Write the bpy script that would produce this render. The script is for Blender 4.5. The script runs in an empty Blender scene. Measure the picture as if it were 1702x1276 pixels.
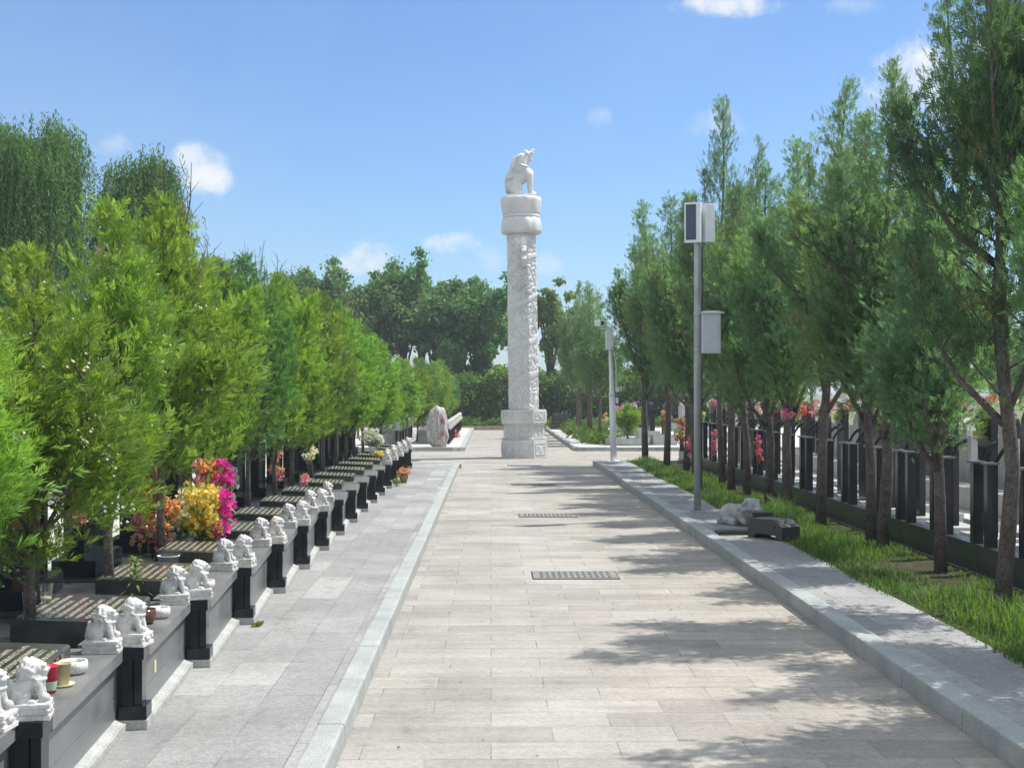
import bpy, bmesh, math, random
import numpy as np
from mathutils import Vector, Matrix, noise

R = math.radians
scene = bpy.context.scene
COL = scene.collection
random.seed(7)
ORD = ['first', 'second', 'third', 'fourth', 'fifth', 'sixth', 'seventh', 'eighth', 'ninth', 'tenth', 'eleventh', 'twelfth',
       'thirteenth', 'fourteenth', 'fifteenth', 'sixteenth', 'seventeenth', 'eighteenth', 'nineteenth', 'twentieth',
       'twenty-first', 'twenty-second', 'twenty-third', 'twenty-fourth', 'twenty-fifth', 'twenty-sixth']

# ------------------------------------------------------------------ object helpers
def link(o, parent=None):
    COL.objects.link(o)
    if parent is not None:
        o.parent = parent
    return o

def tag(o, label=None, cat=None, group=None, kind=None):
    if label: o['label'] = label
    if cat: o['category'] = cat
    if group: o['group'] = group
    if kind: o['kind'] = kind
    return o

def thing(name, label, cat, loc=(0, 0, 0), rz=0.0, group=None, scale=1.0):
    o = bpy.data.objects.new(name, None)
    o.empty_display_size = 0.2
    o.location = loc
    o.rotation_euler = (0, 0, rz)
    o.scale = (scale,) * 3 if not hasattr(scale, '__len__') else scale
    return tag(link(o), label, cat, group)

def obj(name, me, parent=None, loc=None, rot=None):
    o = bpy.data.objects.new(name, me)
    if loc is not None: o.location = loc
    if rot is not None: o.rotation_euler = rot
    return link(o, parent)

def copy_tree(o, parent=None):
    c = o.copy()
    link(c, parent)
    for ch in list(o.children):
        copy_tree(ch, c)
    return c

class BM:
    """collects simple shapes into one mesh"""
    def __init__(self):
        self.bm = bmesh.new()
    def box(self, c, s, rz=0.0, bevel=0.0, rot=None):
        M = Matrix.Translation(c) @ (rot.to_4x4() if rot is not None else Matrix.Rotation(rz, 4, 'Z')) @ Matrix.Diagonal((s[0], s[1], s[2], 1))
        g = bmesh.ops.create_cube(self.bm, size=1.0, matrix=M)
        if bevel > 0:
            es = list({e for v in g['verts'] for e in v.link_edges})
            bmesh.ops.bevel(self.bm, geom=es, offset=bevel, segments=2, affect='EDGES', profile=0.6)
        return self
    def span(self, a, b, bevel=0.0):
        return self.box([(a[i] + b[i]) / 2 for i in range(3)], [abs(b[i] - a[i]) for i in range(3)], bevel=bevel)
    def tube(self, pts, rads, n=8, cap=True):
        pts = [Vector(p) for p in pts]
        if not hasattr(rads, '__len__'): rads = [rads] * len(pts)
        rings = []
        for i, p in enumerate(pts):
            d = (pts[min(i + 1, len(pts) - 1)] - pts[max(i - 1, 0)])
            if d.length < 1e-6: d = Vector((0, 0, 1))
            d.normalize()
            u = d.cross(Vector((1, 0, 0)))
            if u.length < 0.1: u = d.cross(Vector((0, 1, 0)))
            u.normalize(); v = d.cross(u)
            rings.append([self.bm.verts.new(p + (u * math.cos(2 * math.pi * k / n) + v * math.sin(2 * math.pi * k / n)) * rads[i]) for k in range(n)])
        for a, b in zip(rings, rings[1:]):
            for k in range(n):
                f = self.bm.faces.new((a[k], a[(k + 1) % n], b[(k + 1) % n], b[k])); f.smooth = True
        if cap:
            self.bm.faces.new(rings[0][::-1]); self.bm.faces.new(rings[-1])
        return self
    def lathe(self, prof, n=24, c=(0, 0, 0), smooth=True, rot0=0.0, closed=True):
        rings = []
        for r, z in prof:
            rings.append([self.bm.verts.new((c[0] + r * math.cos(rot0 + 2 * math.pi * k / n), c[1] + r * math.sin(rot0 + 2 * math.pi * k / n), c[2] + z)) for k in range(n)])
        for a, b in zip(rings, rings[1:]):
            for k in range(n):
                f = self.bm.faces.new((a[k], a[(k + 1) % n], b[(k + 1) % n], b[k])); f.smooth = smooth
        if closed:
            self.bm.faces.new(rings[0][::-1]); self.bm.faces.new(rings[-1])
        return self
    def ball(self, c, r, seg=12, rot=None):
        r = (r, r, r) if not hasattr(r, '__len__') else r
        M = Matrix.Translation(c) @ (rot.to_4x4() if rot is not None else Matrix.Identity(4)) @ Matrix.Diagonal((r[0], r[1], r[2], 1))
        g = bmesh.ops.create_uvsphere(self.bm, u_segments=seg, v_segments=max(6, seg * 2 // 3), radius=1.0, matrix=M)
        for v in g['verts']:
            for f in v.link_faces: f.smooth = True
        return self
    def cone(self, a, b, ra, rb, n=12):
        a = Vector(a); b = Vector(b)
        self.tube([a, b], [ra, rb], n)
        self.ball(a, ra, n); self.ball(b, rb, n)
        return self
    def prism(self, poly, z0, z1, axis='Z'):
        """poly of 2-D points extruded; axis Z: (x,y); axis Y: (x,z) along y; axis X: (y,z) along x"""
        def pt(p, h):
            return {'Z': (p[0], p[1], h), 'Y': (p[0], h, p[1]), 'X': (h, p[0], p[1])}[axis]
        a = [self.bm.verts.new(pt(p, z0)) for p in poly]
        b = [self.bm.verts.new(pt(p, z1)) for p in poly]
        n = len(poly)
        self.bm.faces.new(a[::-1]); self.bm.faces.new(b)
        for k in range(n):
            self.bm.faces.new((a[k], a[(k + 1) % n], b[(k + 1) % n], b[k]))
        return self
    def mesh(self, name, mats):
        bmesh.ops.recalc_face_normals(self.bm, faces=self.bm.faces[:])
        me = bpy.data.meshes.new(name)
        self.bm.to_mesh(me); self.bm.free()
        for m in (mats if isinstance(mats, (list, tuple)) else [mats]):
            me.materials.append(m)
        return me

def sculpt(bmw, name, mat, voxel, smooth=2):
    """fuse overlapping shapes into one continuous carved surface"""
    me = bmw.mesh(name + '_rough', mat)
    o = bpy.data.objects.new(name, me); COL.objects.link(o)
    m = o.modifiers.new('r', 'REMESH'); m.mode = 'VOXEL'; m.voxel_size = voxel; m.use_smooth_shade = True
    if smooth:
        s = o.modifiers.new('s', 'SMOOTH'); s.iterations = smooth; s.factor = 0.5
    dg = bpy.context.evaluated_depsgraph_get()
    out = bpy.data.meshes.new_from_object(o.evaluated_get(dg))
    bpy.data.objects.remove(o); bpy.data.meshes.remove(me)
    out.name = name
    out.materials.clear(); out.materials.append(mat)
    return out

def npmesh(name, V, F, mats, midx=None, smooth=False):
    me = bpy.data.meshes.new(name)
    V = np.asarray(V, dtype=np.float32); F = np.asarray(F, dtype=np.int32)
    n, k = F.shape
    me.vertices.add(len(V)); me.vertices.foreach_set('co', V.ravel())
    me.loops.add(n * k); me.loops.foreach_set('vertex_index', F.ravel())
    me.polygons.add(n)
    me.polygons.foreach_set('loop_start', np.arange(0, n * k, k, dtype=np.int32))
    me.polygons.foreach_set('loop_total', np.full(n, k, dtype=np.int32))
    for m in mats: me.materials.append(m)
    if midx is not None: me.polygons.foreach_set('material_index', np.asarray(midx, dtype=np.int32))
    if smooth: me.polygons.foreach_set('use_smooth', np.ones(n, dtype=bool))
    me.update(calc_edges=True); me.validate()
    return me

# ------------------------------------------------------------------ materials
class NT:
    def __init__(self, name, world=None):
        if world is None:
            self.m = bpy.data.materials.new(name); self.m.use_nodes = True
            self.t = self.m.node_tree
        else:
            self.t = world.node_tree
        self.t.nodes.clear()
    def n(self, typ, _in=None, **kw):
        nd = self.t.nodes.new(typ)
        for k, v in kw.items(): setattr(nd, k, v)
        for k, v in (_in or {}).items():
            s = nd.inputs[k]
            if isinstance(v, bpy.types.NodeSocket): self.t.links.new(v, s)
            else: s.default_value = v
        return nd
    def math(self, op, a, b=0.0, c=0.0, clamp=False):
        nd = self.n('ShaderNodeMath', {0: a, 1: b, 2: c}, operation=op); nd.use_clamp = clamp
        return nd.outputs[0]
    def mix(self, f, a, b, blend='MIX'):
        nd = self.n('ShaderNodeMix', data_type='RGBA', blend_type=blend)
        for s, v in ((nd.inputs[0], f), (nd.inputs[6], a), (nd.inputs[7], b)):
            if isinstance(v, bpy.types.NodeSocket): self.t.links.new(v, s)
            else: s.default_value = v if not (hasattr(v, '__len__') and len(v) == 3) else (*v, 1)
        return nd.outputs[2]
    def ramp(self, f, stops):
        nd = self.n('ShaderNodeValToRGB', {0: f})
        el = nd.color_ramp.elements
        while len(el) < len(stops): el.new(0.5)
        for e, (p, c) in zip(el, stops):
            e.position = p; e.color = (*c, 1) if hasattr(c, '__len__') else (c, c, c, 1)
        return nd.outputs[0]
    def noise(self, vec, scale, detail=4, rough=0.55):
        return self.n('ShaderNodeTexNoise', {'Vector': vec, 'Scale': scale, 'Detail': detail, 'Roughness': rough}).outputs[0]
    def objco(self, scale=None, rot=None):
        o = self.n('ShaderNodeTexCoord').outputs['Object']
        if scale or rot:
            o = self.n('ShaderNodeMapping', {0: o, 'Scale': scale or (1, 1, 1), 'Rotation': rot or (0, 0, 0)}).outputs[0]
        return o
    def pos(self):
        return self.n('ShaderNodeNewGeometry').outputs['Position']
    def out(self, sh):
        o = self.n('ShaderNodeOutputMaterial', {0: sh}); return self.m
    def pbr(self, col, rough=0.6, bump=None, bstr=0.3, bdist=0.01, metal=0.0, spec=0.5, extra=None):
        d = {'Base Color': col if isinstance(col, bpy.types.NodeSocket) else (*col, 1), 'Roughness': rough, 'Metallic': metal, 'Specular IOR Level': spec}
        d.update(extra or {})
        if bump is not None:
            d['Normal'] = self.n('ShaderNodeBump', {'Height': bump, 'Strength': bstr, 'Distance': bdist}).outputs[0]
        return self.out(self.n('ShaderNodeBsdfPrincipled', d).outputs[0])

def stone(name, c1, c2, scale=8, rough=0.6, fine=200, finemix=0.15, bump=0.2, bdist=0.004, spec=0.5, metal=0.0, co='obj'):
    t = NT(name)
    v = t.objco() if co == 'obj' else t.pos()
    a = t.noise(v, scale, 5)
    col = t.mix(t.ramp(a, [(0.32, 0), (0.68, 1)]), c1, c2)
    b = t.noise(v, fine, 2)
    col = t.mix(finemix, col, t.ramp(b, [(0.35, 0.0), (0.65, 1.0)]), 'OVERLAY')
    r = t.math('ADD', rough, t.math('MULTIPLY', t.math('SUBTRACT', a, 0.5), 0.25))
    return t.pbr(col, r, t.noise(v, fine * 0.5, 3), bump, bdist, metal, spec)

def plain(name, c, rough=0.5, metal=0.0, var=0.12, scale=12, spec=0.5):
    return stone(name, tuple(x * (1 - var) for x in c), tuple(min(1, x * (1 + var)) for x in c), scale, rough, 90, 0.05, 0.03, 0.002, spec, metal)

def leaf_mat(name, c1, c2, c3, patch=1.4, trans=0.45, rough=0.55):
    """leaf colours vary from leaf to leaf and in patches over the crown"""
    t = NT(name)
    rnd = t.n('ShaderNodeNewGeometry').outputs['Random Per Island']
    pn = t.noise(t.pos(), patch, 3)
    orand = t.n('ShaderNodeObjectInfo').outputs['Random']
    f = t.math('ADD', t.math('MULTIPLY', rnd, 0.45), t.math('MULTIPLY', t.ramp(pn, [(0.3, 0), (0.7, 1)]), 0.55))
    col = t.ramp(f, [(0.08, c1), (0.5, c2), (0.95, c3)])
    hs = t.n('ShaderNodeHueSaturation', {'Hue': t.math('ADD', 0.490, t.math('MULTIPLY', orand, 0.028)), 'Saturation': 1.0,
                                         'Value': t.math('ADD', 0.86, t.math('MULTIPLY', orand, 0.34)), 'Color': col}).outputs[0]
    p = t.n('ShaderNodeBsdfPrincipled', {'Base Color': hs, 'Roughness': rough, 'Specular IOR Level': 0.3}).outputs[0]
    tr = t.n('ShaderNodeBsdfTranslucent', {'Color': t.mix(1.0, hs, (1.4, 1.4, 0.7), 'MULTIPLY')}).outputs[0]
    return t.out(t.n('ShaderNodeMixShader', {0: trans, 1: p, 2: tr}).outputs[0])

def petal_mat(name, c1, c2):
    t = NT(name)
    rnd = t.n('ShaderNodeNewGeometry').outputs['Random Per Island']
    col = t.mix(rnd, c1, c2)
    p = t.n('ShaderNodeBsdfPrincipled', {'Base Color': col, 'Roughness': 0.6, 'Specular IOR Level': 0.2}).outputs[0]
    tr = t.n('ShaderNodeBsdfTranslucent', {'Color': col}).outputs[0]
    return t.out(t.n('ShaderNodeMixShader', {0: 0.35, 1: p, 2: tr}).outputs[0])

def paving(name, length, row, swap, tones, tan=None, mortar=0.0035, offset=0.5, streak=0.35, freq=2):
    t = NT(name)
    v = t.pos()
    s = t.n('ShaderNodeSeparateXYZ', {0: v})
    if swap:
        v2 = t.n('ShaderNodeCombineXYZ', {0: s.outputs[1], 1: s.outputs[0], 2: 0.0}).outputs[0]
    else:
        v2 = t.n('ShaderNodeCombineXYZ', {0: s.outputs[0], 1: s.outputs[1], 2: 0.0}).outputs[0]
    br = t.n('ShaderNodeTexBrick', {'Vector': v2, 'Color1': (0, 0, 0, 1), 'Color2': (1, 1, 1, 1), 'Mortar': (0.5, 0.5, 0.5, 1), 'Scale': 1.0,
                                    'Mortar Size': mortar, 'Mortar Smooth': 0.1, 'Bias': 0.0, 'Brick Width': length, 'Row Height': row},
             offset=offset, offset_frequency=freq, squash=1.0)
    col = t.ramp(br.outputs[0], tones)
    if tan:
        big = t.noise(v, 0.35, 3)
        f = t.n('ShaderNodeMapRange', {0: t.math('ADD', s.outputs[0], t.math('MULTIPLY', t.math('SUBTRACT', big, 0.5), 3.0)), 1: 0.5, 2: 1.9}).outputs[0]
        col = t.mix(t.math('MULTIPLY', f, 0.40), col, t.mix(1.0, col, tan, 'MULTIPLY'))
    # dust bands along the rows, stains, grain
    sv = t.n('ShaderNodeMapping', {0: v2, 'Scale': (0.9, 7.0, 1)}).outputs[0]
    st = t.ramp(t.noise(sv, 1.3, 5, 0.6), [(0.3, 0.55), (0.68, 1.12)])
    col = t.mix(streak, col, st, 'MULTIPLY')
    stain = t.ramp(t.noise(v, 1.1, 6, 0.62), [(0.32, 0.7), (0.6, 1.05)])
    col = t.mix(0.75, col, stain, 'MULTIPLY')
    blot = t.ramp(t.noise(v, 4.3, 6, 0.7), [(0.30, 0.62), (0.42, 1.0)])
    col = t.mix(0.6, col, blot, 'MULTIPLY')
    grain = t.noise(v, 140, 2)
    col = t.mix(0.3, col, t.ramp(grain, [(0.33, 0.15), (0.66, 0.95)]), 'OVERLAY')
    spots = t.ramp(t.noise(v, 28, 4, 0.7), [(0.40, 0.72), (0.56, 1.0)])
    col = t.mix(0.55, col, spots, 'MULTIPLY')
    jn = t.ramp(t.noise(v, 1.7, 3), [(0.38, 0.15), (0.62, 1.0)])
    col = t.mix(t.math('MULTIPLY', t.math('MULTIPLY', br.outputs['Fac'], jn), 0.85), col, (0.13, 0.12, 0.105))
    h = t.math('SUBTRACT', t.math('MULTIPLY', grain, 0.2), br.outputs['Fac'])
    return t.pbr(col, 0.78, h, 0.35, 0.004, 0, 0.35)

MAT = {}
def mats():
    M = MAT
    M['path'] = paving('path_tiles', 0.6, 0.3, False, [(0.0, (0.305, 0.285, 0.26)), (0.3, (0.345, 0.325, 0.295)), (0.7, (0.37, 0.35, 0.32)), (1.0, (0.41, 0.385, 0.345))], (1.0, 0.94, 0.80))
    M['walk'] = paving('sidewalk_slabs', 0.62, 0.29, True, [(0.0, (0.265, 0.265, 0.26)), (0.7, (0.31, 0.307, 0.30)), (1.0, (0.375, 0.373, 0.36))], None, 0.003, 0.4, 0.12)
    M['plaza'] = paving('plaza_slabs', 0.6, 0.6, False, [(0.0, (0.50, 0.48, 0.46)), (1.0, (0.60, 0.58, 0.55))], None, 0.004, 0.5, 0.2)
    M['kerb'] = stone('kerb_granite', (0.275, 0.295, 0.285), (0.375, 0.39, 0.375), 3.5, 0.7, 150, 0.25, 0.25, co='pos')
    M['soil'] = stone('soil', (0.035, 0.032, 0.018), (0.075, 0.066, 0.04), 4, 0.95, 60, 0.3, 0.8, 0.02, 0.1, co='pos')
    M['ground'] = stone('field_ground', (0.10, 0.12, 0.05), (0.2, 0.2, 0.11), 0.4, 0.95, 12, 0.3, 0.6, 0.03, 0.1, co='pos')
    M['marble'] = stone('white_marble', (0.66, 0.65, 0.63), (0.78, 0.77, 0.75), 14, 0.5, 160, 0.2, 0.3, 0.002)
    t = NT('lion_marble'); v = t.objco(); orn = t.n('ShaderNodeObjectInfo').outputs['Random']
    vv = t.n('ShaderNodeVectorMath', {0: v, 1: t.n('ShaderNodeCombineXYZ', {0: t.math('MULTIPLY', orn, 9.0), 1: 0.0, 2: 0.0}).outputs[0]}, operation='ADD').outputs[0]
    col = t.mix(t.ramp(t.noise(vv, 20, 5), [(0.32, 0), (0.68, 1)]), (0.52, 0.515, 0.50), (0.72, 0.71, 0.69))
    grime = t.ramp(t.noise(vv, 34, 7, 0.68), [(0.36, 0.42), (0.52, 1.0)])
    col = t.mix(0.45, col, grime, 'MULTIPLY')
    col = t.mix(1.0, col, t.mix(orn, (0.82, 0.83, 0.85), (1.0, 0.99, 0.97)), 'MULTIPLY')
    M['lionstone'] = t.pbr(col, 0.62, t.noise(vv, 150, 3), 0.8, 0.003)
    M['columnstone'] = stone('column_stone', (0.50, 0.50, 0.495), (0.64, 0.64, 0.63), 2.0, 0.65, 80, 0.25, 0.35, 0.004)
    M['greystone'] = stone('weathered_lion_stone', (0.24, 0.25, 0.26), (0.42, 0.43, 0.43), 10, 0.7, 120, 0.3, 0.4, 0.003)
    M['plinth'] = stone('plinth_stone', (0.30, 0.31, 0.30), (0.42, 0.42, 0.40), 6, 0.7, 120, 0.25, 0.3)
    M['blackpolish'] = stone('polished_black_granite', (0.008, 0.011, 0.015), (0.018, 0.022, 0.028), 6, 0.16, 300, 0.1, 0.02, 0.001, 0.3)
    M['blackdull'] = stone('dull_black_granite', (0.022, 0.025, 0.028), (0.045, 0.048, 0.05), 6, 0.32, 200, 0.2, 0.08, 0.001)
    # dusty grey honed front walls
    M['greywall'] = stone('honed_grey_granite', (0.115, 0.122, 0.127), (0.18, 0.186, 0.19), 3.0, 0.34, 240, 0.3, 0.05, 0.001, co='pos')
    M['coping'] = stone('dusty_coping', (0.125, 0.13, 0.135), (0.20, 0.20, 0.20), 5.0, 0.36, 240, 0.3, 0.06, 0.001, co='pos')
    # inscribed slab: rows of cut letters running along the slab
    t = NT('inscribed_black_slab')
    v = t.objco(); s = t.n('ShaderNodeSeparateXYZ', {0: v})
    rowf = t.math('FRACT', t.math('MULTIPLY', s.outputs[0], 21.0))
    rowi = t.math('FLOOR', t.math('MULTIPLY', s.outputs[0], 21.0))
    band = t.math('LESS_THAN', t.math('ABSOLUTE', t.math('SUBTRACT', rowf, 0.5)), 0.27)
    cellv = t.n('ShaderNodeCombineXYZ', {0: t.math('MULTIPLY', s.outputs[0], 190.0), 1: t.math('MULTIPLY', s.outputs[1], 150.0), 2: 0.0}).outputs[0]
    wn = t.n('ShaderNodeTexWhiteNoise', {0: t.n('ShaderNodeVectorMath', {0: cellv}, operation='FLOOR').outputs[0]}, noise_dimensions='3D').outputs[0]
    chi = t.math('LESS_THAN', t.math('FRACT', t.math('MULTIPLY', s.outputs[1], 27.0)), 0.82)
    rowend = t.n('ShaderNodeTexWhiteNoise', {1: rowi}, noise_dimensions='1D').outputs[0]
    inside = t.math('MULTIPLY', t.math('GREATER_THAN', s.outputs[1], 0.34), t.math('LESS_THAN', s.outputs[1], t.math('ADD', 0.86, t.math('MULTIPLY', rowend, 0.22))))
    up = t.math('GREATER_THAN', t.n('ShaderNodeSeparateXYZ', {0: t.n('ShaderNodeNewGeometry').outputs['Normal']}).outputs[2], 0.5)
    fx = t.math('MULTIPLY', t.math('LESS_THAN', s.outputs[0], -0.2), inside)
    f = t.math('MULTIPLY', t.math('MULTIPLY', band, chi), t.math('MULTIPLY', t.math('MULTIPLY', fx, up), t.math('GREATER_THAN', wn, 0.36)))
    dust_sky_grey = t.ramp(t.noise(v, 7, 5), [(0.3, (0.030, 0.033, 0.032)), (0.75, (0.085, 0.086, 0.078))])  # dust, lightened further to put the grey sky reflection into the colour
    col = t.mix(f, dust_sky_grey, (0.32, 0.295, 0.215))
    M['slab'] = t.pbr(col, t.math('ADD', 0.2, t.math('MULTIPLY', f, 0.4)), None)
    M['goldface'] = stone('gold_lettered_face', (0.03, 0.028, 0.02), (0.30, 0.23, 0.12), 45, 0.35, 200, 0.2, 0.05, 0.001)
    M['bark'] = stone('bark', (0.075, 0.064, 0.058), (0.15, 0.13, 0.115), 9, 0.9, 60, 0.35, 0.9, 0.01, 0.2)
    M['barkdark'] = stone('dark_bark', (0.05, 0.042, 0.036), (0.10, 0.085, 0.07), 9, 0.9, 60, 0.3, 0.9, 0.01, 0.2)
    M['thuja'] = leaf_mat('cypress_leaves', (0.095, 0.185, 0.042), (0.185, 0.315, 0.060), (0.31, 0.41, 0.085), 1.3, 0.55)
    M['thujab'] = leaf_mat('blue_green_cypress_leaves', (0.065, 0.145, 0.065), (0.11, 0.215, 0.075), (0.18, 0.28, 0.075), 1.3, 0.5)
    M['thujad'] = leaf_mat('dark_cypress_leaves', (0.080, 0.165, 0.115), (0.125, 0.225, 0.120), (0.22, 0.31, 0.10), 1.0, 0.58)  # bluish haze veil over these trees is put into the leaf colour
    M['thujadark'] = leaf_mat('deep_shade_cypress_leaves', (0.045, 0.095, 0.075), (0.075, 0.140, 0.080), (0.13, 0.20, 0.07), 1.0, 0.5)
    M['dead'] = leaf_mat('dry_cypress_sprays', (0.17, 0.15, 0.09), (0.22, 0.20, 0.11), (0.27, 0.26, 0.14), 3, 0.4)
    M['cone'] = plain('seed_cones', (0.52, 0.50, 0.33), 0.7)
    M['willow'] = leaf_mat('willow_leaves', (0.055, 0.12, 0.045), (0.09, 0.17, 0.055), (0.14, 0.22, 0.06), 0.6, 0.5)
    M['broad'] = leaf_mat('broad_leaves', (0.055, 0.125, 0.055), (0.095, 0.19, 0.070), (0.155, 0.26, 0.080), 0.5, 0.5)
    M['broadlight'] = leaf_mat('pale_leaves', (0.10, 0.18, 0.06), (0.16, 0.26, 0.08), (0.24, 0.33, 0.11), 0.7, 0.55)
    M['hedge'] = leaf_mat('hedge_leaves', (0.06, 0.125, 0.03), (0.10, 0.185, 0.04), (0.17, 0.25, 0.05), 0.5, 0.55)
    M['grass'] = leaf_mat('grass_blades', (0.06, 0.115, 0.03), (0.095, 0.17, 0.035), (0.17, 0.24, 0.055), 2.2, 0.45)
    M['lily'] = leaf_mat('lily_leaves', (0.13, 0.22, 0.06), (0.18, 0.28, 0.08), (0.24, 0.33, 0.10), 3, 0.4)
    M['galv'] = plain('galvanised_steel', (0.42, 0.45, 0.48), 0.42, 0.5, 0.12, 6)
    M['whitepaint'] = plain('white_painted_metal', (0.72, 0.74, 0.77), 0.38, 0.0, 0.05)
    M['greypaint'] = plain('grey_cabinet_paint', (0.52, 0.55, 0.60), 0.42, 0.0, 0.05)
    M['solar'] = stone('dark_blue_panel', (0.035, 0.05, 0.08), (0.05, 0.07, 0.11), 30, 0.2, 90, 0.1, 0.02)
    M['blackmetal'] = plain('black_metal', (0.015, 0.016, 0.018), 0.4)
    M['dark'] = plain('dark_opening', (0.01, 0.01, 0.01), 0.6)
    M['grate'] = stone('cast_grate', (0.16, 0.155, 0.145), (0.24, 0.232, 0.215), 12, 0.7, 140, 0.3, 0.3, co='pos')
    M['bowlwhite'] = stone('carved_white_bowl', (0.48, 0.46, 0.43), (0.78, 0.76, 0.72), 60, 0.55, 200, 0.2, 0.6, 0.003)
    M['brown'] = stone('brown_glaze', (0.05, 0.02, 0.014), (0.12, 0.05, 0.035), 15, 0.15, 90, 0.1, 0.05)
    M['redcup'] = plain('red_paper', (0.62, 0.03, 0.07), 0.5)
    M['greencup'] = plain('pale_green_paper', (0.36, 0.44, 0.36), 0.5)
    M['tancup'] = plain('tan_paper', (0.42, 0.36, 0.24), 0.6)
    M['whiteplastic'] = plain('white_plastic', (0.70, 0.74, 0.78), 0.4)
    t = NT('clear_glass')
    M['glass'] = t.out(t.n('ShaderNodeMixShader', {0: 0.75, 1: t.n('ShaderNodeBsdfGlass', {'Color': (0.95, 1, 0.97, 1), 'Roughness': 0.02, 'IOR': 1.2}).outputs[0],
                                                  2: t.n('ShaderNodeBsdfTransparent').outputs[0]}).outputs[0])
    M['terracotta'] = stone('woven_pot', (0.22, 0.12, 0.06), (0.36, 0.22, 0.12), 40, 0.8, 90, 0.2, 0.4)
    M['redpaint'] = plain('red_paint', (0.42, 0.05, 0.045), 0.6)
    M['bluebag'] = plain('blue_plastic_sheet', (0.16, 0.25, 0.36), 0.5, 0, 0.4, 6)
    # streaked landscape boulder
    t = NT('streaked_boulder')
    v = t.objco((11, 11, 1.6)); w = t.noise(t.objco(), 2.2, 3)
    v = t.n('ShaderNodeVectorMath', {0: v, 1: t.n('ShaderNodeCombineXYZ', {0: t.math('MULTIPLY', w, 2.6), 1: w, 2: 0.0}).outputs[0]}, operation='ADD').outputs[0]
    a = t.noise(v, 1.2, 6, 0.62)
    col = t.ramp(a, [(0.30, (0.13, 0.16, 0.155)), (0.40, (0.28, 0.31, 0.30)), (0.47, (0.52, 0.52, 0.50)), (0.52, (0.22, 0.23, 0.22)), (0.565, (0.31, 0.20, 0.165)), (0.60, (0.46, 0.45, 0.43)), (0.66, (0.20, 0.23, 0.23)), (0.74, (0.42, 0.44, 0.43))])
    M['boulder'] = t.pbr(col, 0.65, a, 0.7, 0.03)
    M['border'] = stone('brick_border', (0.26, 0.17, 0.13), (0.40, 0.32, 0.26), 9, 0.85, 60, 0.3, 0.4, co='pos')
    for nm, c1, c2 in (('p_magenta', (0.80, 0.02, 0.42), (0.90, 0.12, 0.55)), ('p_pink', (0.85, 0.25, 0.35), (0.90, 0.52, 0.55)), ('p_orange', (0.86, 0.33, 0.11), (0.90, 0.52, 0.22)),
                       ('p_yellow', (0.86, 0.62, 0.06), (0.90, 0.78, 0.25)), ('p_cream', (0.84, 0.78, 0.42), (0.88, 0.84, 0.62)), ('p_white', (0.76, 0.77, 0.74), (0.86, 0.86, 0.84)),
                       ('p_red', (0.72, 0.05, 0.06), (0.82, 0.16, 0.14)), ('p_violet', (0.52, 0.16, 0.70), (0.66, 0.34, 0.78)), ('p_lime', (0.55, 0.62, 0.12), (0.68, 0.72, 0.25)), ('p_peach', (0.88, 0.46, 0.26), (0.90, 0.62, 0.42))):
        M[nm] = petal_mat(nm, c1, c2)
mats()

# ------------------------------------------------------------------ camera, sun, sky
cam = bpy.data.cameras.new('Camera'); cam.sensor_width = 36.0; cam.lens = 36.0 * 2300 / 1702
cam.clip_start = 0.05; cam.clip_end = 6000
co = bpy.data.objects.new('Camera', cam); link(co)
co.location = (0, 0, 1.67); co.rotation_euler = (R(90 + 0.30), 0, R(-0.87))
scene.camera = co

SUN_EL, SUN_AZ = R(60), R(20)          # azimuth measured from +X towards +Y
sd = Vector((math.cos(SUN_EL) * math.cos(SUN_AZ), math.cos(SUN_EL) * math.sin(SUN_AZ), math.sin(SUN_EL)))
sun = bpy.data.lights.new('Sun', 'SUN'); sun.energy = 4.6; sun.angle = R(0.53); sun.color = (1.0, 0.965, 0.90)
so = link(bpy.data.objects.new('Sun', sun)); so.rotation_euler = sd.to_track_quat('Z', 'Y').to_euler()

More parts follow.
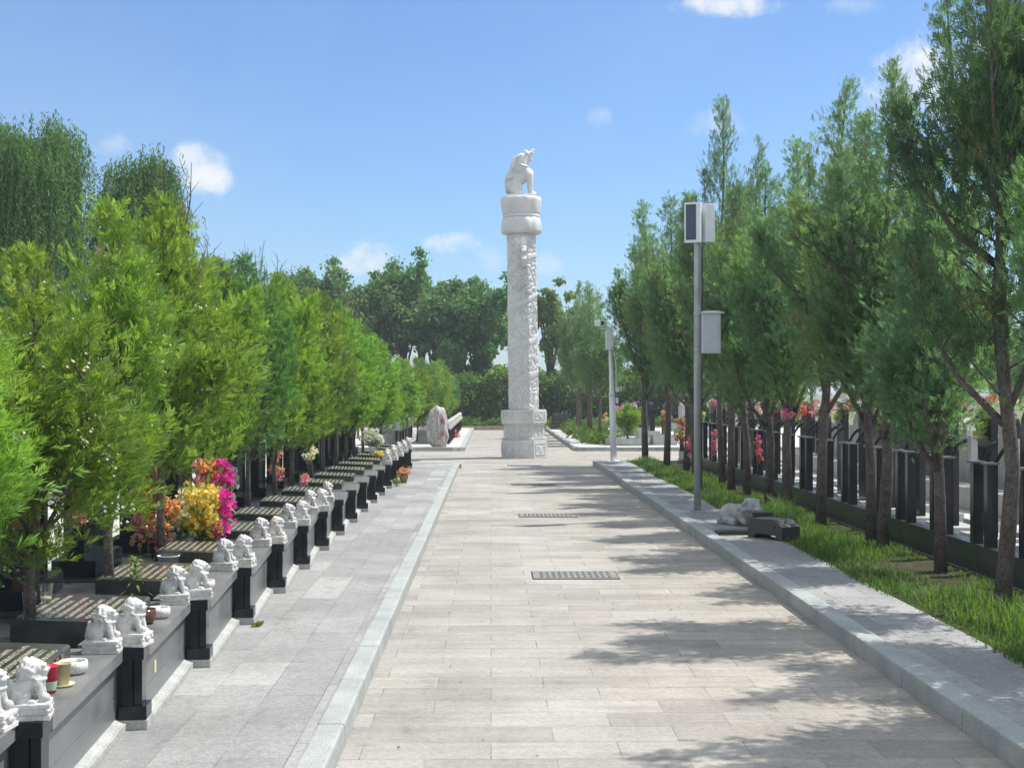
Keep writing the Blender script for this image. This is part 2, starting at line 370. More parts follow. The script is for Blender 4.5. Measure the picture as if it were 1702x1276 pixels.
def make_world():
    w = bpy.data.worlds.new('World'); scene.world = w; w.use_nodes = True
    t = NT('w', w)
    sky = t.n('ShaderNodeTexSky', sky_type='NISHITA')
    sky.sun_disc = False; sky.sun_elevation = SUN_EL; sky.sun_rotation = R(90) - SUN_AZ
    sky.air_density = 1.0; sky.dust_density = 0.6; sky.ozone_density = 2.0; sky.altitude = 50
    d = t.n('ShaderNodeTexCoord').outputs['Generated']
    s = t.n('ShaderNodeSeparateXYZ', {0: d})
    y = t.math('MAXIMUM', s.outputs[1], 0.02)
    u = t.math('DIVIDE', s.outputs[0], y); v = t.math('DIVIDE', s.outputs[2], y)
    uv = t.n('ShaderNodeCombineXYZ', {0: u, 1: v, 2: 0.0}).outputs[0]
    n1 = t.noise(uv, 34, 9, 0.62); n2 = t.noise(uv, 11, 6, 0.6)
    nn = t.math('ADD', t.math('MULTIPLY', t.math('SUBTRACT', n1, 0.5), 3.6), t.math('MULTIPLY', t.math('SUBTRACT', n2, 0.5), 2.6))
    mask = None; lit = None
    # direction (u = x/y, v = z/y), half sizes, strength of each small cumulus
    for (px, py, a, b, st) in ((338, 285, 62, 44, 1.0), (318, 258, 34, 26, 0.9), (1215, 6, 90, 26, 0.9), (1560, 130, 125, 84, 1.0), (1640, 95, 80, 60, 0.8), (615, 425, 50, 38, 1.0), (590, 440, 42, 24, 0.85),
                               (755, 405, 48, 22, 0.8), (995, 195, 26, 18, 0.3), (1195, 205, 60, 30, 0.32), (185, 245, 36, 22, 0.35), (815, 430, 34, 26, 0.35), (905, 440, 40, 22, 0.3),
                               (1480, 180, 90, 60, 0.22), (1420, 5, 70, 20, 0.3), (700, 560, 260, 60, 0.22)):
        ang = math.atan((px - 851) / 2300) + R(0.87)
        u0 = math.tan(ang); v0 = (650 - py) / 2300.0
        e = t.math('ADD', t.math('POWER', t.math('DIVIDE', t.math('SUBTRACT', u, u0), a / 2300.0), 2.0), t.math('POWER', t.math('DIVIDE', t.math('SUBTRACT', v, v0), b / 2300.0), 2.0))
        m = t.math('ADD', t.math('SUBTRACT', 1.0, e), nn)
        m = t.n('ShaderNodeMapRange', {0: m, 1: 0.0, 2: 1.5, 3: 0.0, 4: st}, interpolation_type='SMOOTHSTEP').outputs[0]
        mask = m if mask is None else t.math('MAXIMUM', mask, m)
    front = t.math('GREATER_THAN', s.outputs[1], 0.05)
    mask = t.math('MULTIPLY', mask, front)
    tint = t.mix(1.0, sky.outputs[0], (0.80, 1.0, 1.24), 'MULTIPLY')
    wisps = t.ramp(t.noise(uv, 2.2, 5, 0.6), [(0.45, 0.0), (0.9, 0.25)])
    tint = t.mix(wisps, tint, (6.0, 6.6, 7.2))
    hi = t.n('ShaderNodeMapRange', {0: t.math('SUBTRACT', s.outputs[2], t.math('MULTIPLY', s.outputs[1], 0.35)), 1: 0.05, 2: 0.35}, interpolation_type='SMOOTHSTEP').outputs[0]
    fill_clouds = t.ramp(t.noise(d, 2.6, 6, 0.6), [(0.40, 0.0), (0.56, 1.0)])  # unseen clouds added overhead and behind the view to brighten the shadows
    tint = t.mix(t.math('MULTIPLY', t.math('MULTIPLY', fill_clouds, hi), 0.9), tint, (10.5, 10.8, 11.0))
    col = t.mix(mask, tint, t.mix(n1, (6.3, 6.8, 7.4), (7.5, 7.7, 7.9)))
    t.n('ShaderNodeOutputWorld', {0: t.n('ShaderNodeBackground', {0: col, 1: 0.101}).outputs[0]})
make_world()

scene.view_settings.view_transform = 'Standard'
scene.view_settings.look = 'None'
scene.view_settings.exposure = 0.36
scene.view_settings.gamma = 1.0
scene.render.film_transparent = False
scene.cycles.max_bounces = 7
scene.cycles.diffuse_bounces = 4
scene.cycles.glossy_bounces = 3
scene.cycles.transmission_bounces = 5
scene.cycles.transparent_max_bounces = 16
scene.cycles.caustics_reflective = False
scene.cycles.caustics_refractive = False

# ------------------------------------------------------------------ ground, paths, kerbs
def sheets(name, rects, z, mat, kind='structure'):
    V, F = [], []
    for (x0, x1, y0, y1) in rects:
        i = len(V); V += [(x0, y0, z), (x1, y0, z), (x1, y1, z), (x0, y1, z)]; F.append((i, i + 1, i + 2, i + 3))
    return tag(obj(name, npmesh(name, V, F, [mat])), kind=kind)

sheets('ground', [(-3000, 3000, -400, 5000)], -0.05, MAT['ground'])
KL, KR = -0.69, 2.32
sheets('path', [(KL, KR, -12, 31.0), (-40, 40, 31.0, 38.6), (-0.74, 2.34, 38.6, 59.6)], 0.0, MAT['path'])
def slab(name, x0, x1, y0, y1, top, mat):
    return tag(obj(name, BM().span((x0, y0, -0.04), (x1, y1, top)).mesh(name, mat)), kind='structure')
slab('sidewalk', -1.70, KL - 0.13, -12, 30.25, 0.098, MAT['walk'])
slab('sidewalk', KR + 0.15, 3.08, -12, 31.15, 0.098, MAT['walk'])
slab('soil', 3.08, 4.25, -12, 31.15, 0.075, MAT['soil'])
slab('plaza', -40, -1.70, -12, 30.4, 0.096, MAT['plaza'])
slab('plaza', 4.25, 40, -12, 31.3, 0.06, MAT['plaza'])
slab('plaza', -40, -0.87, 38.73, 59.6, 0.096, MAT['plaza'])
slab('plaza', 2.47, 40, 38.73, 59.6, 0.094, MAT['plaza'])

def kerb_run(bm, a, b, w, h, side, L=1.0, off=0.0):
    """individual kerb stones from a to b with hairline gaps; w is laid to the left of a->b when side=1"""
    a = Vector((*a, 0)); b = Vector((*b, 0)); d = (b - a); n = d.length; d.normalize(); nrm = Vector((-d.y, d.x, 0)) * side
    s = -off
    ang = math.atan2(d.y, d.x)
    while s < n:
        s0, s1 = max(0, s) + 0.003, min(n, s + L) - 0.003
        if s1 - s0 > 0.05:
            c = a + d * ((s0 + s1) / 2) + nrm * (w / 2 + random.uniform(-0.002, 0.002))
            bm.box((c.x, c.y, h / 2 - 0.03 + random.uniform(-0.002, 0.002)), (s1 - s0, w, h + 0.06), rz=ang, bevel=0.014)
        s += L
k = BM(); kerb_run(k, (KL, -12), (KL, 29.9), 0.13, 0.105, 1, off=0.45)
kerb_run(k, (KL - 0.12, 30.25), (-40, 30.25), 0.13, 0.105, -1)
k.box((KL - 0.09, 30.08, 0.022), (0.13, 0.40, 0.166), rz=R(28), bevel=0.014)
tag(obj('kerb', k.mesh('kerb', MAT['kerb'])), kind='structure')
k = BM(); kerb_run(k, (KR, -12), (KR, 30.8), 0.15, 0.115, -1, off=0.2)
kerb_run(k, (KR + 0.2, 31.15), (40, 31.15), 0.15, 0.115, 1)
k.box((KR + 0.12, 31.0, 0.027), (0.15, 0.42, 0.176), rz=R(-32), bevel=0.014)
tag(obj('kerb', k.mesh('kerb', MAT['kerb'])), kind='structure')
k = BM(); kerb_run(k, (-1.05, 38.6), (-40, 38.6), 0.13, 0.11, -1); kerb_run(k, (-0.74, 38.95), (-0.74, 59.6), 0.13, 0.11, 1)
k.box((-0.93, 38.82, 0.025), (0.46, 0.13, 0.17), rz=R(40), bevel=0.014)
tag(obj('kerb', k.mesh('kerb', MAT['kerb'])), kind='structure')
k = BM(); kerb_run(k, (2.62, 38.6), (40, 38.6), 0.13, 0.11, 1); kerb_run(k, (2.34, 38.95), (2.34, 59.6), 0.13, 0.11, -1)
k.box((2.52, 38.82, 0.025), (0.46, 0.13, 0.17), rz=R(-40), bevel=0.014)
tag(obj('kerb', k.mesh('kerb', MAT['kerb'])), kind='structure')
# low border at the end of the path
b = BM()
for i in range(70):
    b.box((-17.5 + i * 0.5, 59.72, 0.06), (0.49, 0.22, 0.2), bevel=0.015)
tag(obj('brick_border', b.mesh('brick_border', MAT['border'])), 'low brown brick border edging the planting at the end of the path', 'border')

# drain grates set in the path
def grate_mesh():
    b = BM(); W, D = 0.76, 0.5
    fr = 0.035
    nx, ny = 12, 3
    xs = [-W / 2 + fr + i * (W - 2 * fr) / (nx * 2 + 1) for i in range(nx * 2 + 2)]
    ys = [-D / 2 + 0.07 + i * (D - 0.14) / (ny * 2 - 1) for i in range(ny * 2)]
    b.span((-W / 2, -D / 2, 0), (W / 2, -D / 2 + 0.07, 0.006)); b.span((-W / 2, D / 2 - 0.07, 0), (W / 2, D / 2, 0.006))
    for j in range(ny * 2 - 1):
        if j % 2 == 0:
            b.span((-W / 2, ys[j], 0), (xs[1], ys[j + 1], 0.006)); b.span((xs[-2], ys[j], 0), (W / 2, ys[j + 1], 0.006))
            for i in range(2, nx * 2, 2): b.span((xs[i], ys[j], 0), (xs[i + 1], ys[j + 1], 0.006))
        else:
            b.span((-W / 2, ys[j], 0), (W / 2, ys[j + 1], 0.006))
    return b.mesh('grate', MAT['grate'])
def grate_rim():
    b = BM()
    for s in (-1, 1):
        b.box((0, s * 0.257, 0.002), (0.776, 0.006, 0.006)); b.box((s * 0.385, 0, 0.002), (0.006, 0.508, 0.006))
    return b.mesh('rim', MAT['dark'])
def grate_well():
    return BM().span((-0.385, -0.254, 0.0005), (0.385, 0.254, 0.0025)).mesh('well', MAT['dark'])
g = thing('drain_grate', 'drain grate with three rows of holes, the nearest one in the path', 'drain', (0.76, 12.55, 0.002), group='drain grates along the path')
obj('cover', grate_mesh(), g); obj('rim', grate_rim(), g); obj('well', grate_well(), g)
for y, lb in ((18.6, 'second drain grate in the path, beside the dumped black stones'), (24.8, 'third drain grate in the path, partly in tree shade'), (31.1, 'farthest drain grate, just before the carved column')):
    c = copy_tree(g); c.location = (0.76, y, 0.002); c['label'] = lb

# ------------------------------------------------------------------ lions
def lion_body(seed):
    rr = random.Random(seed); b = BM()
    b.ball((-0.038, 0, 0.098), (0.046, 0.050, 0.042))
    for s in (-1, 1):
        b.ball((-0.028, s * 0.036, 0.092), (0.040, 0.020, 0.034)); b.ball((0.012, s * 0.044, 0.069), (0.020, 0.013, 0.010))
        b.cone((0.032, s * 0.028, 0.135), (0.050, s * 0.030, 0.075), 0.019, 0.013)
    b.cone((-0.03, 0, 0.105), (0.018, 0, 0.150), 0.042, 0.040)
    b.ball((0.034, 0, 0.135), (0.026, 0.032, 0.034))
    b.ball((0.056, -0.030, 0.068), (0.020, 0.015, 0.010))
    b.ball((0.062, 0.030, 0.080), 0.019)
    b.ball((0.022, 0, 0.188), (0.038, 0.036, 0.036)); b.ball((0.050, 0, 0.180), (0.023, 0.024, 0.017)); b.ball((0.050, 0, 0.165), (0.018, 0.02, 0.009))
    b.ball((0.070, 0, 0.186), (0.007, 0.010, 0.007))
    for s in (-1, 1):
        b.ball((0.050, s * 0.015, 0.200), (0.013, 0.012, 0.008)); b.ball((0.012, s * 0.036, 0.205), (0.010, 0.007, 0.012))
    b.ball((0.000, 0, 0.176), (0.042, 0.050, 0.050)); b.ball((0.012, 0, 0.205), (0.030, 0.032, 0.024))
    for i in range(95):                              # mane curls
        a = rr.uniform(0.35 * math.pi, 1.65 * math.pi); e = rr.uniform(-0.9, 1.35)
        d = Vector((math.cos(a) * math.cos(e), math.sin(a) * math.cos(e), math.sin(e)))
        b.ball((0.000 + d.x * 0.043, d.y * 0.051, 0.176 + d.z * 0.051), rr.uniform(0.006, 0.010), 8)
    for i in range(9):                               # collar tufts
        a = -1.3 + i * 0.325
        b.ball((0.018 + 0.040 * math.cos(a), 0.040 * math.sin(a), 0.148), 0.009, 8)
    b.cone((-0.078, 0.008, 0.075), (-0.072, 0.012, 0.125), 0.013, 0.010); b.ball((-0.066, 0.012, 0.137), (0.013, 0.015, 0.016))
    b.span((-0.078, -0.056, 0.050), (0.080, 0.056, 0.064))
    return sculpt(b, 'lion_body', MAT['lionstone'], 0.0034, 0)
def lion_plinth(w=0.165, d=0.13):
    b = BM()
    b.box((0, 0, 0.009), (w + 0.012, d + 0.012, 0.018), bevel=0.002); b.box((0, 0, 0.031), (w - 0.004, d - 0.004, 0.026), bevel=0.001); b.box((0, 0, 0.053), (w + 0.008, d + 0.008, 0.018), bevel=0.004)
    for s in (-1, 1):
        for q in (-1, 1): b.ball((s * w * 0.47, q * d * 0.47, 0.036), 0.012, 8)
    b.ball((w * 0.5, 0, 0.034), (0.010, 0.026, 0.016), 10)
    return b.mesh('lion_plinth', MAT['lionstone'])
LIONB = [lion_body(1), lion_body(2)]
LIONP = [lion_plinth(), lion_plinth(0.155, 0.125)]
def lion(loc, rz, kind, label, scale=1.0, group='white stone lions on the tombs of the left row'):
    scale *= 0.94
    t = thing('stone_lion', label, 'lion statue', loc, rz, group, (scale, scale * (1 if kind == 0 else -1), scale))
    obj('lion_body', LIONB[kind], t); obj('plinth', LIONP[kind], t)
    return t

# ------------------------------------------------------------------ tombs of the left row
PITCH = 1.45; Y0 = 5.13; TROT = R(3.8)
def make_tomb(label):
    t = thing('tomb', label, 'tomb', (0, 0, 0.098), TROT, 'black granite tombs of the left row')
    w = BM()                                          # front wall: two courses, local x=-0.03 is the face
    w.span((-0.22, 0.03, 0.0), (-0.03, 1.375, 0.150), bevel=0.002); w.span((-0.22, 0.03, 0.152), (-0.03, 1.375, 0.300), bevel=0.002)
    obj('front_wall', w.mesh('front_wall', MAT['greywall']), t)
    c = BM(); c.prism([(-0.03, 0.300), (0.004, 0.318), (0.004, 0.372), (-0.33, 0.372), (-0.33, 0.300)], 0.025, 1.385, 'Y')
    obj('coping', c.mesh('coping', MAT['coping']), t)
    p = BM(); p.span((-0.031, 0.035, 0.0), (0.020, 1.37, 0.034), bevel=0.004); p.prism([(-0.030, 0.034), (0.006, 0.034), (-0.030, 0.050)], 0.04, 1.365, 'Y')
    obj('foot_strip', p.mesh('foot_strip', MAT['plinth']), t)
    po = BM(); po.span((-0.100, -0.105, 0.11), (-0.050, 0.005, 0.325), bevel=0.0015); po.span((-0.047, -0.092, 0.11), (-0.008, 0.02, 0.325), bevel=0.0015)
    post = obj('post', po.mesh('post', MAT['blackpolish']), t)
    q = BM(); q.span((-0.118, -0.118, 0.325), (0.004, 0.02, 0.382), bevel=0.003)
    obj('post_cap', q.mesh('post_cap', MAT['blackpolish']), post)
    q = BM(); q.span((-0.114, -0.114, 0.045), (0.016, 0.025, 0.11), bevel=0.003); 
    obj('post_foot', q.mesh('post_foot', MAT['blackpolish']), post)
    q = BM(); q.span((-0.116, -0.118, 0.0), (0.020, 0.03, 0.045), bevel=0.002)
    obj('post_base', q.mesh('post_base', MAT['plinth']), post)
    d = BM(); d.span((-1.45, 0.03, 0.0), (-0.222, 1.40, 0.285), bevel=0.003)
    obj('platform', d.mesh('platform', MAT['blackdull']), t)
    s = BM(); s.prism([(-0.70, 0.292), (-0.70, 0.455), (-0.66, 0.462), (-0.195, 0.440), (-0.185, 0.430), (-0.185, 0.375), (-0.335, 0.375), (-0.335, 0.292)], 0.24, 1.12, 'Y')
    sl = obj('inscribed_slab', s.mesh('inscribed_slab', MAT['slab']), t)
    e = BM()
    for i in range(7): e.span((-0.184, 0.36 + i * 0.095, 0.384), (-0.181, 0.425 + i * 0.095, 0.426))
    obj('gold_lettering', e.mesh('gold_lettering', MAT['goldface']), sl)
    h = BM()                                          # headstone with its base and side pillars
    h.span((-1.40, 0.22, 0.285), (-1.10, 1.15, 0.40), bevel=0.004); h.prism([(0.40, 0.40), (0.97, 0.40), (0.97, 1.02), (0.86, 1.09), (0.51, 1.09), (0.40, 1.02)], -1.32, -1.20, 'X')
    for yy in (0.27, 1.02): h.span((-1.33, yy, 0.40), (-1.19, yy + 0.1, 0.93), bevel=0.004)
    h.box((-1.26, 0.685, 1.115), (0.2, 0.5, 0.05), bevel=0.008)
    obj('headstone', h.mesh('headstone', MAT['blackpolish']), t)
    return t
tomb0 = None
LIONSET = {-1, 0, 1, 2, 3, 4, 5, 6, 12, 13, 14, 15, 16}
def tl(i, x, y):
    """left row tomb i: local (x,y) -> world"""
    ox, oy = -1.625, Y0 + i * PITCH
    return (ox + x * math.cos(TROT) - y * math.sin(TROT), oy + x * math.sin(TROT) + y * math.cos(TROT))
for i in range(-1, 17):
    nm = ORD[i + 1]
    lab = 'black granite tomb with sloping inscribed slab, %s along the left sidewalk from the viewer' % nm
    if i == -1: tomb0 = make_tomb(lab); o = tomb0
    else: o = copy_tree(tomb0)
    o['label'] = lab
    x, y = tl(i, 0, 0); o.location = (x, y, 0.098)
    if i in LIONSET:
        rj = random.Random(i)
        x, y = tl(i, -0.062, -0.045)
        if i >= 0: lion((x, y, 0.481), TROT + R(rj.uniform(-15, 12)), 1, 'white lion sitting on the near post of the %s tomb on the left' % nm, rj.uniform(0.96, 1.03))
        x, y = tl(i, -0.078, 1.29)
        lion((x, y, 0.4705), TROT + R(rj.uniform(-12, 15)), 0, 'white lion sitting at the far end of the %s tomb on the left' % nm, rj.uniform(0.97, 1.05))

# ------------------------------------------------------------------ small things on the left tombs
def bowl_mesh(r, h, mat):
    return BM().lathe([(r * 0.72, 0), (r * 0.95, h * 0.25), (r, h * 0.65), (r * 0.94, h), (r * 0.80, h), (r * 0.82, h * 0.6), (r * 0.6, h * 0.3)], 24).mesh('bowl', mat)
def bowl(loc, label, mat='bowlwhite', r=0.062, h=0.055, ash=True):
    t = thing('incense_bowl', label, 'bowl', loc, 0, 'incense bowls on the left tombs')
    obj('bowl', bowl_mesh(r, h, MAT[mat]), t)
    if ash: obj('ash', BM().lathe([(0.001, h * 0.62), (r * 0.80, h * 0.60)], 20, closed=False).mesh('ash', MAT['tancup']), t)
    return t
def cup(name, loc, label, mat, r=0.035, h=0.1, group=None):
    t = thing(name, label, 'cup', loc, 0, group)
    obj('cup_wall', BM().lathe([(r * 0.72, 0), (r, h), (r * 1.05, h), (r * 1.05, h * 1.03), (r * 0.96, h * 1.03), (r * 0.70, 0.01)], 24).mesh('cup_wall', MAT[mat]), t)
    return t
TOP = 0.4715
x, y = tl(0, -0.10, 0.80); bowl((x, y, TOP), 'carved white incense bowl beside the paper cups')
x, y = tl(0, -0.105, 0.42); c = cup('paper_cup', (x, y, TOP), 'red paper cup with a pale green foot next to the nearest seated lion', 'redcup', 0.033, 0.105)
obj('green_band', BM().lathe([(0.0262, 0.012), (0.0305, 0.048)], 24, closed=False).mesh('green_band', MAT['greencup']), c)
x, y = tl(0, -0.085, 0.55); c = cup('paper_cup', (x, y, TOP), 'tan paper cup standing in a saucer beside the red cup', 'tancup', 0.034, 0.09)
obj('saucer', BM().lathe([(0.03, 0.001), (0.044, 0.003), (0.05, 0.010), (0.046, 0.010), (0.03, 0.005)], 24).mesh('saucer', MAT['p_cream']), c)
x, y = tl(1, -0.135, 0.62); bowl((x, y, TOP), 'glossy brown incense bowl beside a white bowl', 'brown', 0.07, 0.075)
x, y = tl(1, -0.085, 0.80); bowl((x, y, TOP), 'white incense bowl directly behind the brown bowl')
for i, off in ((2, 0.40), (3, 0.36), (4, 0.35), (5, 0.36), (6, 0.30), (12, 0.4)):
    x, y = tl(i, -0.09, off); bowl((x, y, TOP), 'pale carved incense bowl on the coping of the %s tomb on the left' % ORD[i + 1], r=0.068)
x, y = tl(1, -0.66, 0.44); c = cup('glass_cup', (x, y, 0.561), 'clear drinking glass on the slab edge, nearer of two', 'glass', 0.036, 0.1, 'glasses on the slab')
x, y = tl(1, -0.655, 0.75); c = cup('glass_cup', (x, y, 0.561), 'clear drinking glass with yellow dregs, farther of two', 'glass', 0.036, 0.1, 'glasses on the slab')
obj('dregs', BM().lathe([(0.001, 0.02), (0.0265, 0.02), (0.028, 0.035), (0.001, 0.035)], 16, closed=False).mesh('dregs', MAT['p_cream']), c)
x, y = tl(3, -0.60, 0.20); cup('plastic_cup', (x, y, 0.388), 'white plastic pot behind the green lily plant', 'whiteplastic', 0.075, 0.14)
# paper tag on the wall
b = BM(); b.box((0, 0, 0.03), (0.0015, 0.035, 0.06), bevel=0.0004)
x, y = tl(1, -0.026, 0.36); tag(obj('paper_tag', b.mesh('paper_tag', MAT['p_cream']), loc=(x, y, 0.27)), 'small pale paper tag stuck on the grey front wall', 'paper tag')

# ------------------------------------------------------------------ flowers
def flower_mesh(name, blobs, seed, npet=26, leaf=True):
    """blobs: (x,y,z,r,material). each blob is a bloom of many curled petals"""
    rr = np.random.default_rng(seed)
    V, F, MI = [], [], []; mats_ = []
    def mi(m):
        if m not in mats_: mats_.append(m)
        return mats_.index(m)
    for (x, y, z, r, m) in blobs:
        k = mi(m); c = np.array((x, y, z))
        for j in range(npet):
            d = rr.normal(size=3); d[2] = d[2] * 0.9 + 0.25; d /= np.linalg.norm(d)
            u = np.cross(d, rr.normal(size=3)); u /= np.linalg.norm(u); w = np.cross(d, u)
            s = r * rr.uniform(0.42, 0.62); p0 = c + d * r * rr.uniform(0.25, 0.5)
            i = len(V)
            V += [p0, p0 + d * s * 0.7 + u * s * 0.55, p0 + d * s * 1.0 + w * s * 0.35, p0 + d * s * 0.7 - u * s * 0.55]
            F.append((i, i + 1, i + 2, i + 3)); MI.append(k)
        if leaf:
            k2 = mi('lily')
            for j in range(4):
                d = rr.normal(size=3); d /= np.linalg.norm(d); u = np.cross(d, (0, 0, 1.0)); u /= np.linalg.norm(u) + 1e-6
                i = len(V); p0 = c + d * r * 0.5
                V += [p0, p0 + d * r * 0.5 + u * r * 0.2, p0 + d * r * 1.1, p0 + d * r * 0.5 - u * r * 0.2]; F.append((i, i + 1, i + 2, i + 3)); MI.append(k2)
    return npmesh(name, np.array(V), np.array(F), [MAT[m] for m in mats_], MI)
def bouquet(name, label, loc, shape, colours, n, rb, seed, vase=None, group=None, cat='flowers', wt=None):
    """shape = half sizes of the ellipsoid the blooms fill; stems run down to the base"""
    rr = random.Random(seed)
    t = thing(name, label, cat, loc, 0, group)
    blobs = []; st = BM()
    for i in range(n):
        while True:
            p = [rr.uniform(-1, 1) for _ in range(3)]
            if 0.2 < sum(q * q for q in p) < 1: break
        m = colours[min(len(colours) - 1, int((p[0] * 0.5 + 0.5) * len(colours)))] if wt == 'x' else rr.choice(colours)
        q = (p[0] * shape[0], p[1] * shape[1], shape[3] + (p[2] + 1) * shape[2])
        blobs.append((*q, rb * rr.uniform(0.75, 1.2), m))
        if i % 2 == 0: st.tube([(0, 0, 0.01), (q[0] * 0.3, q[1] * 0.3, q[2] * 0.5), q], [0.004, 0.0035, 0.003], 5)
    obj('blooms', flower_mesh('blooms', blobs, seed), t)
    obj('stems', st.mesh('stems', MAT['lily']), t)
    if vase: 
        r, h, m = vase
        obj('vase', BM().lathe([(r * 0.7, 0), (r * 0.9, h * 0.5), (r, h), (r * 0.9, h), (r * 0.8, h * 0.6), (r * 0.5, 0.02)], 20).mesh('vase', MAT[m]), t)
    return t
GF = 'artificial flowers on the tombs'
bouquet('flower_bouquet', 'big bunch of yellow and cream blooms with magenta ones on its right side', (-2.20, 10.55, 0.50), (0.24, 0.18, 0.22, 0.03), ['p_cream', 'p_yellow', 'p_yellow', 'p_magenta'], 46, 0.072, 3, group=GF, wt='x')
bouquet('flower_bouquet', 'tall bunch of orange blooms beside a dark trunk, left of the yellow bunch', (-2.52, 10.35, 0.40), (0.17, 0.14, 0.31, 0.08), ['p_orange', 'p_pink', 'p_orange', 'p_peach', 'p_orange'], 42, 0.068, 4, group=GF)
bouquet('flower_bouquet', 'yellow and pink blooms rising above the yellow bunch', (-2.24, 10.95, 0.50), (0.18, 0.1, 0.15, 0.34), ['p_yellow', 'p_pink', 'p_orange', 'p_magenta'], 24, 0.065, 5, group=GF, wt='x')
bouquet('flower_bouquet', 'pale pink and magenta blooms on a headstone among near cypress leaves', (-2.72, 9.2, 0.72), (0.09, 0.09, 0.14, 0.05), ['p_magenta', 'p_pink'], 9, 0.05, 6, group=GF)
bouquet('flower_bouquet', 'white rosettes tied to a dark headstone behind a trunk', (-2.56, 13.6, 0.55), (0.06, 0.05, 0.22, 0.05), ['p_white'], 10, 0.07, 7, group=GF)
bouquet('flower_bouquet', 'orange and pink blooms hanging behind slim trunks', (-2.36, 15.3, 0.62), (0.07, 0.07, 0.18, 0.05), ['p_orange', 'p_pink', 'p_pink'], 11, 0.055, 8, group=GF)
bouquet('flower_bouquet', 'single loose pair of pink blooms low by a slab', (-2.12, 15.7, 0.60), (0.06, 0.05, 0.05, 0.03), ['p_pink'], 4, 0.055, 9, group=GF)
bouquet('flower_bouquet', 'pale translucent cellophane bunch under the left trees', (-2.25, 17.3, 0.75), (0.10, 0.1, 0.08, 0.05), ['p_white', 'p_cream'], 9, 0.06, 10, group=GF)
bouquet('flower_bouquet', 'white lilies standing in a vase on a left tomb', (-2.05, 24.0, 0.56), (0.20, 0.15, 0.14, 0.16), ['p_white', 'p_white', 'p_cream'], 26, 0.075, 11, vase=(0.07, 0.16, 'whiteplastic'), group=GF)
bouquet('flower_bouquet', 'flat bunch of bright yellow chrysanthemums lying on a slab', (-1.88, 23.6, 0.55), (0.17, 0.12, 0.035, 0.01), ['p_yellow'], 14, 0.05, 12, group=GF)
bouquet('flower_pot', 'pot of orange flowers standing on the left sidewalk against the tombs', (-1.50, 23.8, 0.10), (0.10, 0.09, 0.06, 0.13), ['p_orange', 'p_peach'], 22, 0.045, 13, vase=(0.075, 0.13, 'terracotta'), cat='potted plant')
bouquet('flower_bouquet', 'small pink bunch with leaves low on the sidewalk beside the orange pot', (-1.56, 22.9, 0.10), (0.06, 0.06, 0.05, 0.02), ['p_pink', 'lily', 'lily'], 8, 0.04, 14, group=GF)

# lily plant with narrow leaves
t = thing('lily_plant', 'upright light green plant with narrow leaves by the inscribed slab', 'plant', (-2.13, 8.30, 0.38))
st = BM(); st.tube([(0, 0, 0), (0.01, 0, 0.14), (0.005, 0.01, 0.29)], [0.007, 0.006, 0.003], 6)
obj('stem', st.mesh('stem', MAT['lily']), t)
V, F = [], []
rr = random.Random(5)
for i in range(44):
    z = 0.03 + 0.26 * i / 43; a = i * 2.4; L = 0.15 * (1 - 0.55 * i / 43) * rr.uniform(0.8, 1.15); d = Vector((math.cos(a), math.sin(a), 0)); s = Vector((-d.y, d.x, 0)) * 0.009
    p0 = Vector((0.005, 0, z)); p1 = p0 + d * L * 0.5 + Vector((0, 0, L * 0.35)); p2 = p0 + d * L + Vector((0, 0, L * 0.12))
    k = len(V); V += [p0 - s * .4, p0 + s * .4, p1 + s, p1 - s, p2]; F += [(k, k + 1, k + 2), (k, k + 2, k + 3), (k + 3, k + 2, k + 4)]
obj('leaves', npmesh('leaves', np.array([list(v) for v in V]), F, [MAT['lily']]), t)

# ------------------------------------------------------------------ trees
def unit(a): return a / (np.linalg.norm(a, axis=-1, keepdims=True) + 1e-9)
def sprays(C, A, N, s, rng, leaflets, wid=0.085, spread=0.60):
    """feathery flat fans: every spray is a handful of narrow leaflets along an axis"""
    n = len(C); S = np.cross(A, N)
    V = []; 
    for j in range(leaflets):
        f = j / (leaflets - 1) if leaflets > 1 else 0
        sg = 1 if j % 2 else -1
        ang = sg * spread * (1 - 0.85 * f) * rng.uniform(0.7, 1.3, n)
        d = A * np.cos(ang)[:, None] + S * np.sin(ang)[:, None] + N * rng.normal(0, 0.16, n)[:, None]
        base = C + A * (s * 0.62 * f)[:, None]
        ln = s * (0.62 - 0.2 * f) * rng.uniform(0.75, 1.25, n)
        pw = np.cross(d, N) * (s * wid * 0.5)[:, None]
        V.append(np.stack([base - pw * 0.6, base + d * (ln * 0.55)[:, None] - pw, base + d * ln[:, None], base + d * (ln * 0.55)[:, None] + pw], axis=1))
    V = np.stack(V, axis=1).reshape(-1, 3)
    F = np.arange(len(V), dtype=np.int32).reshape(-1, 4)
    return V, F

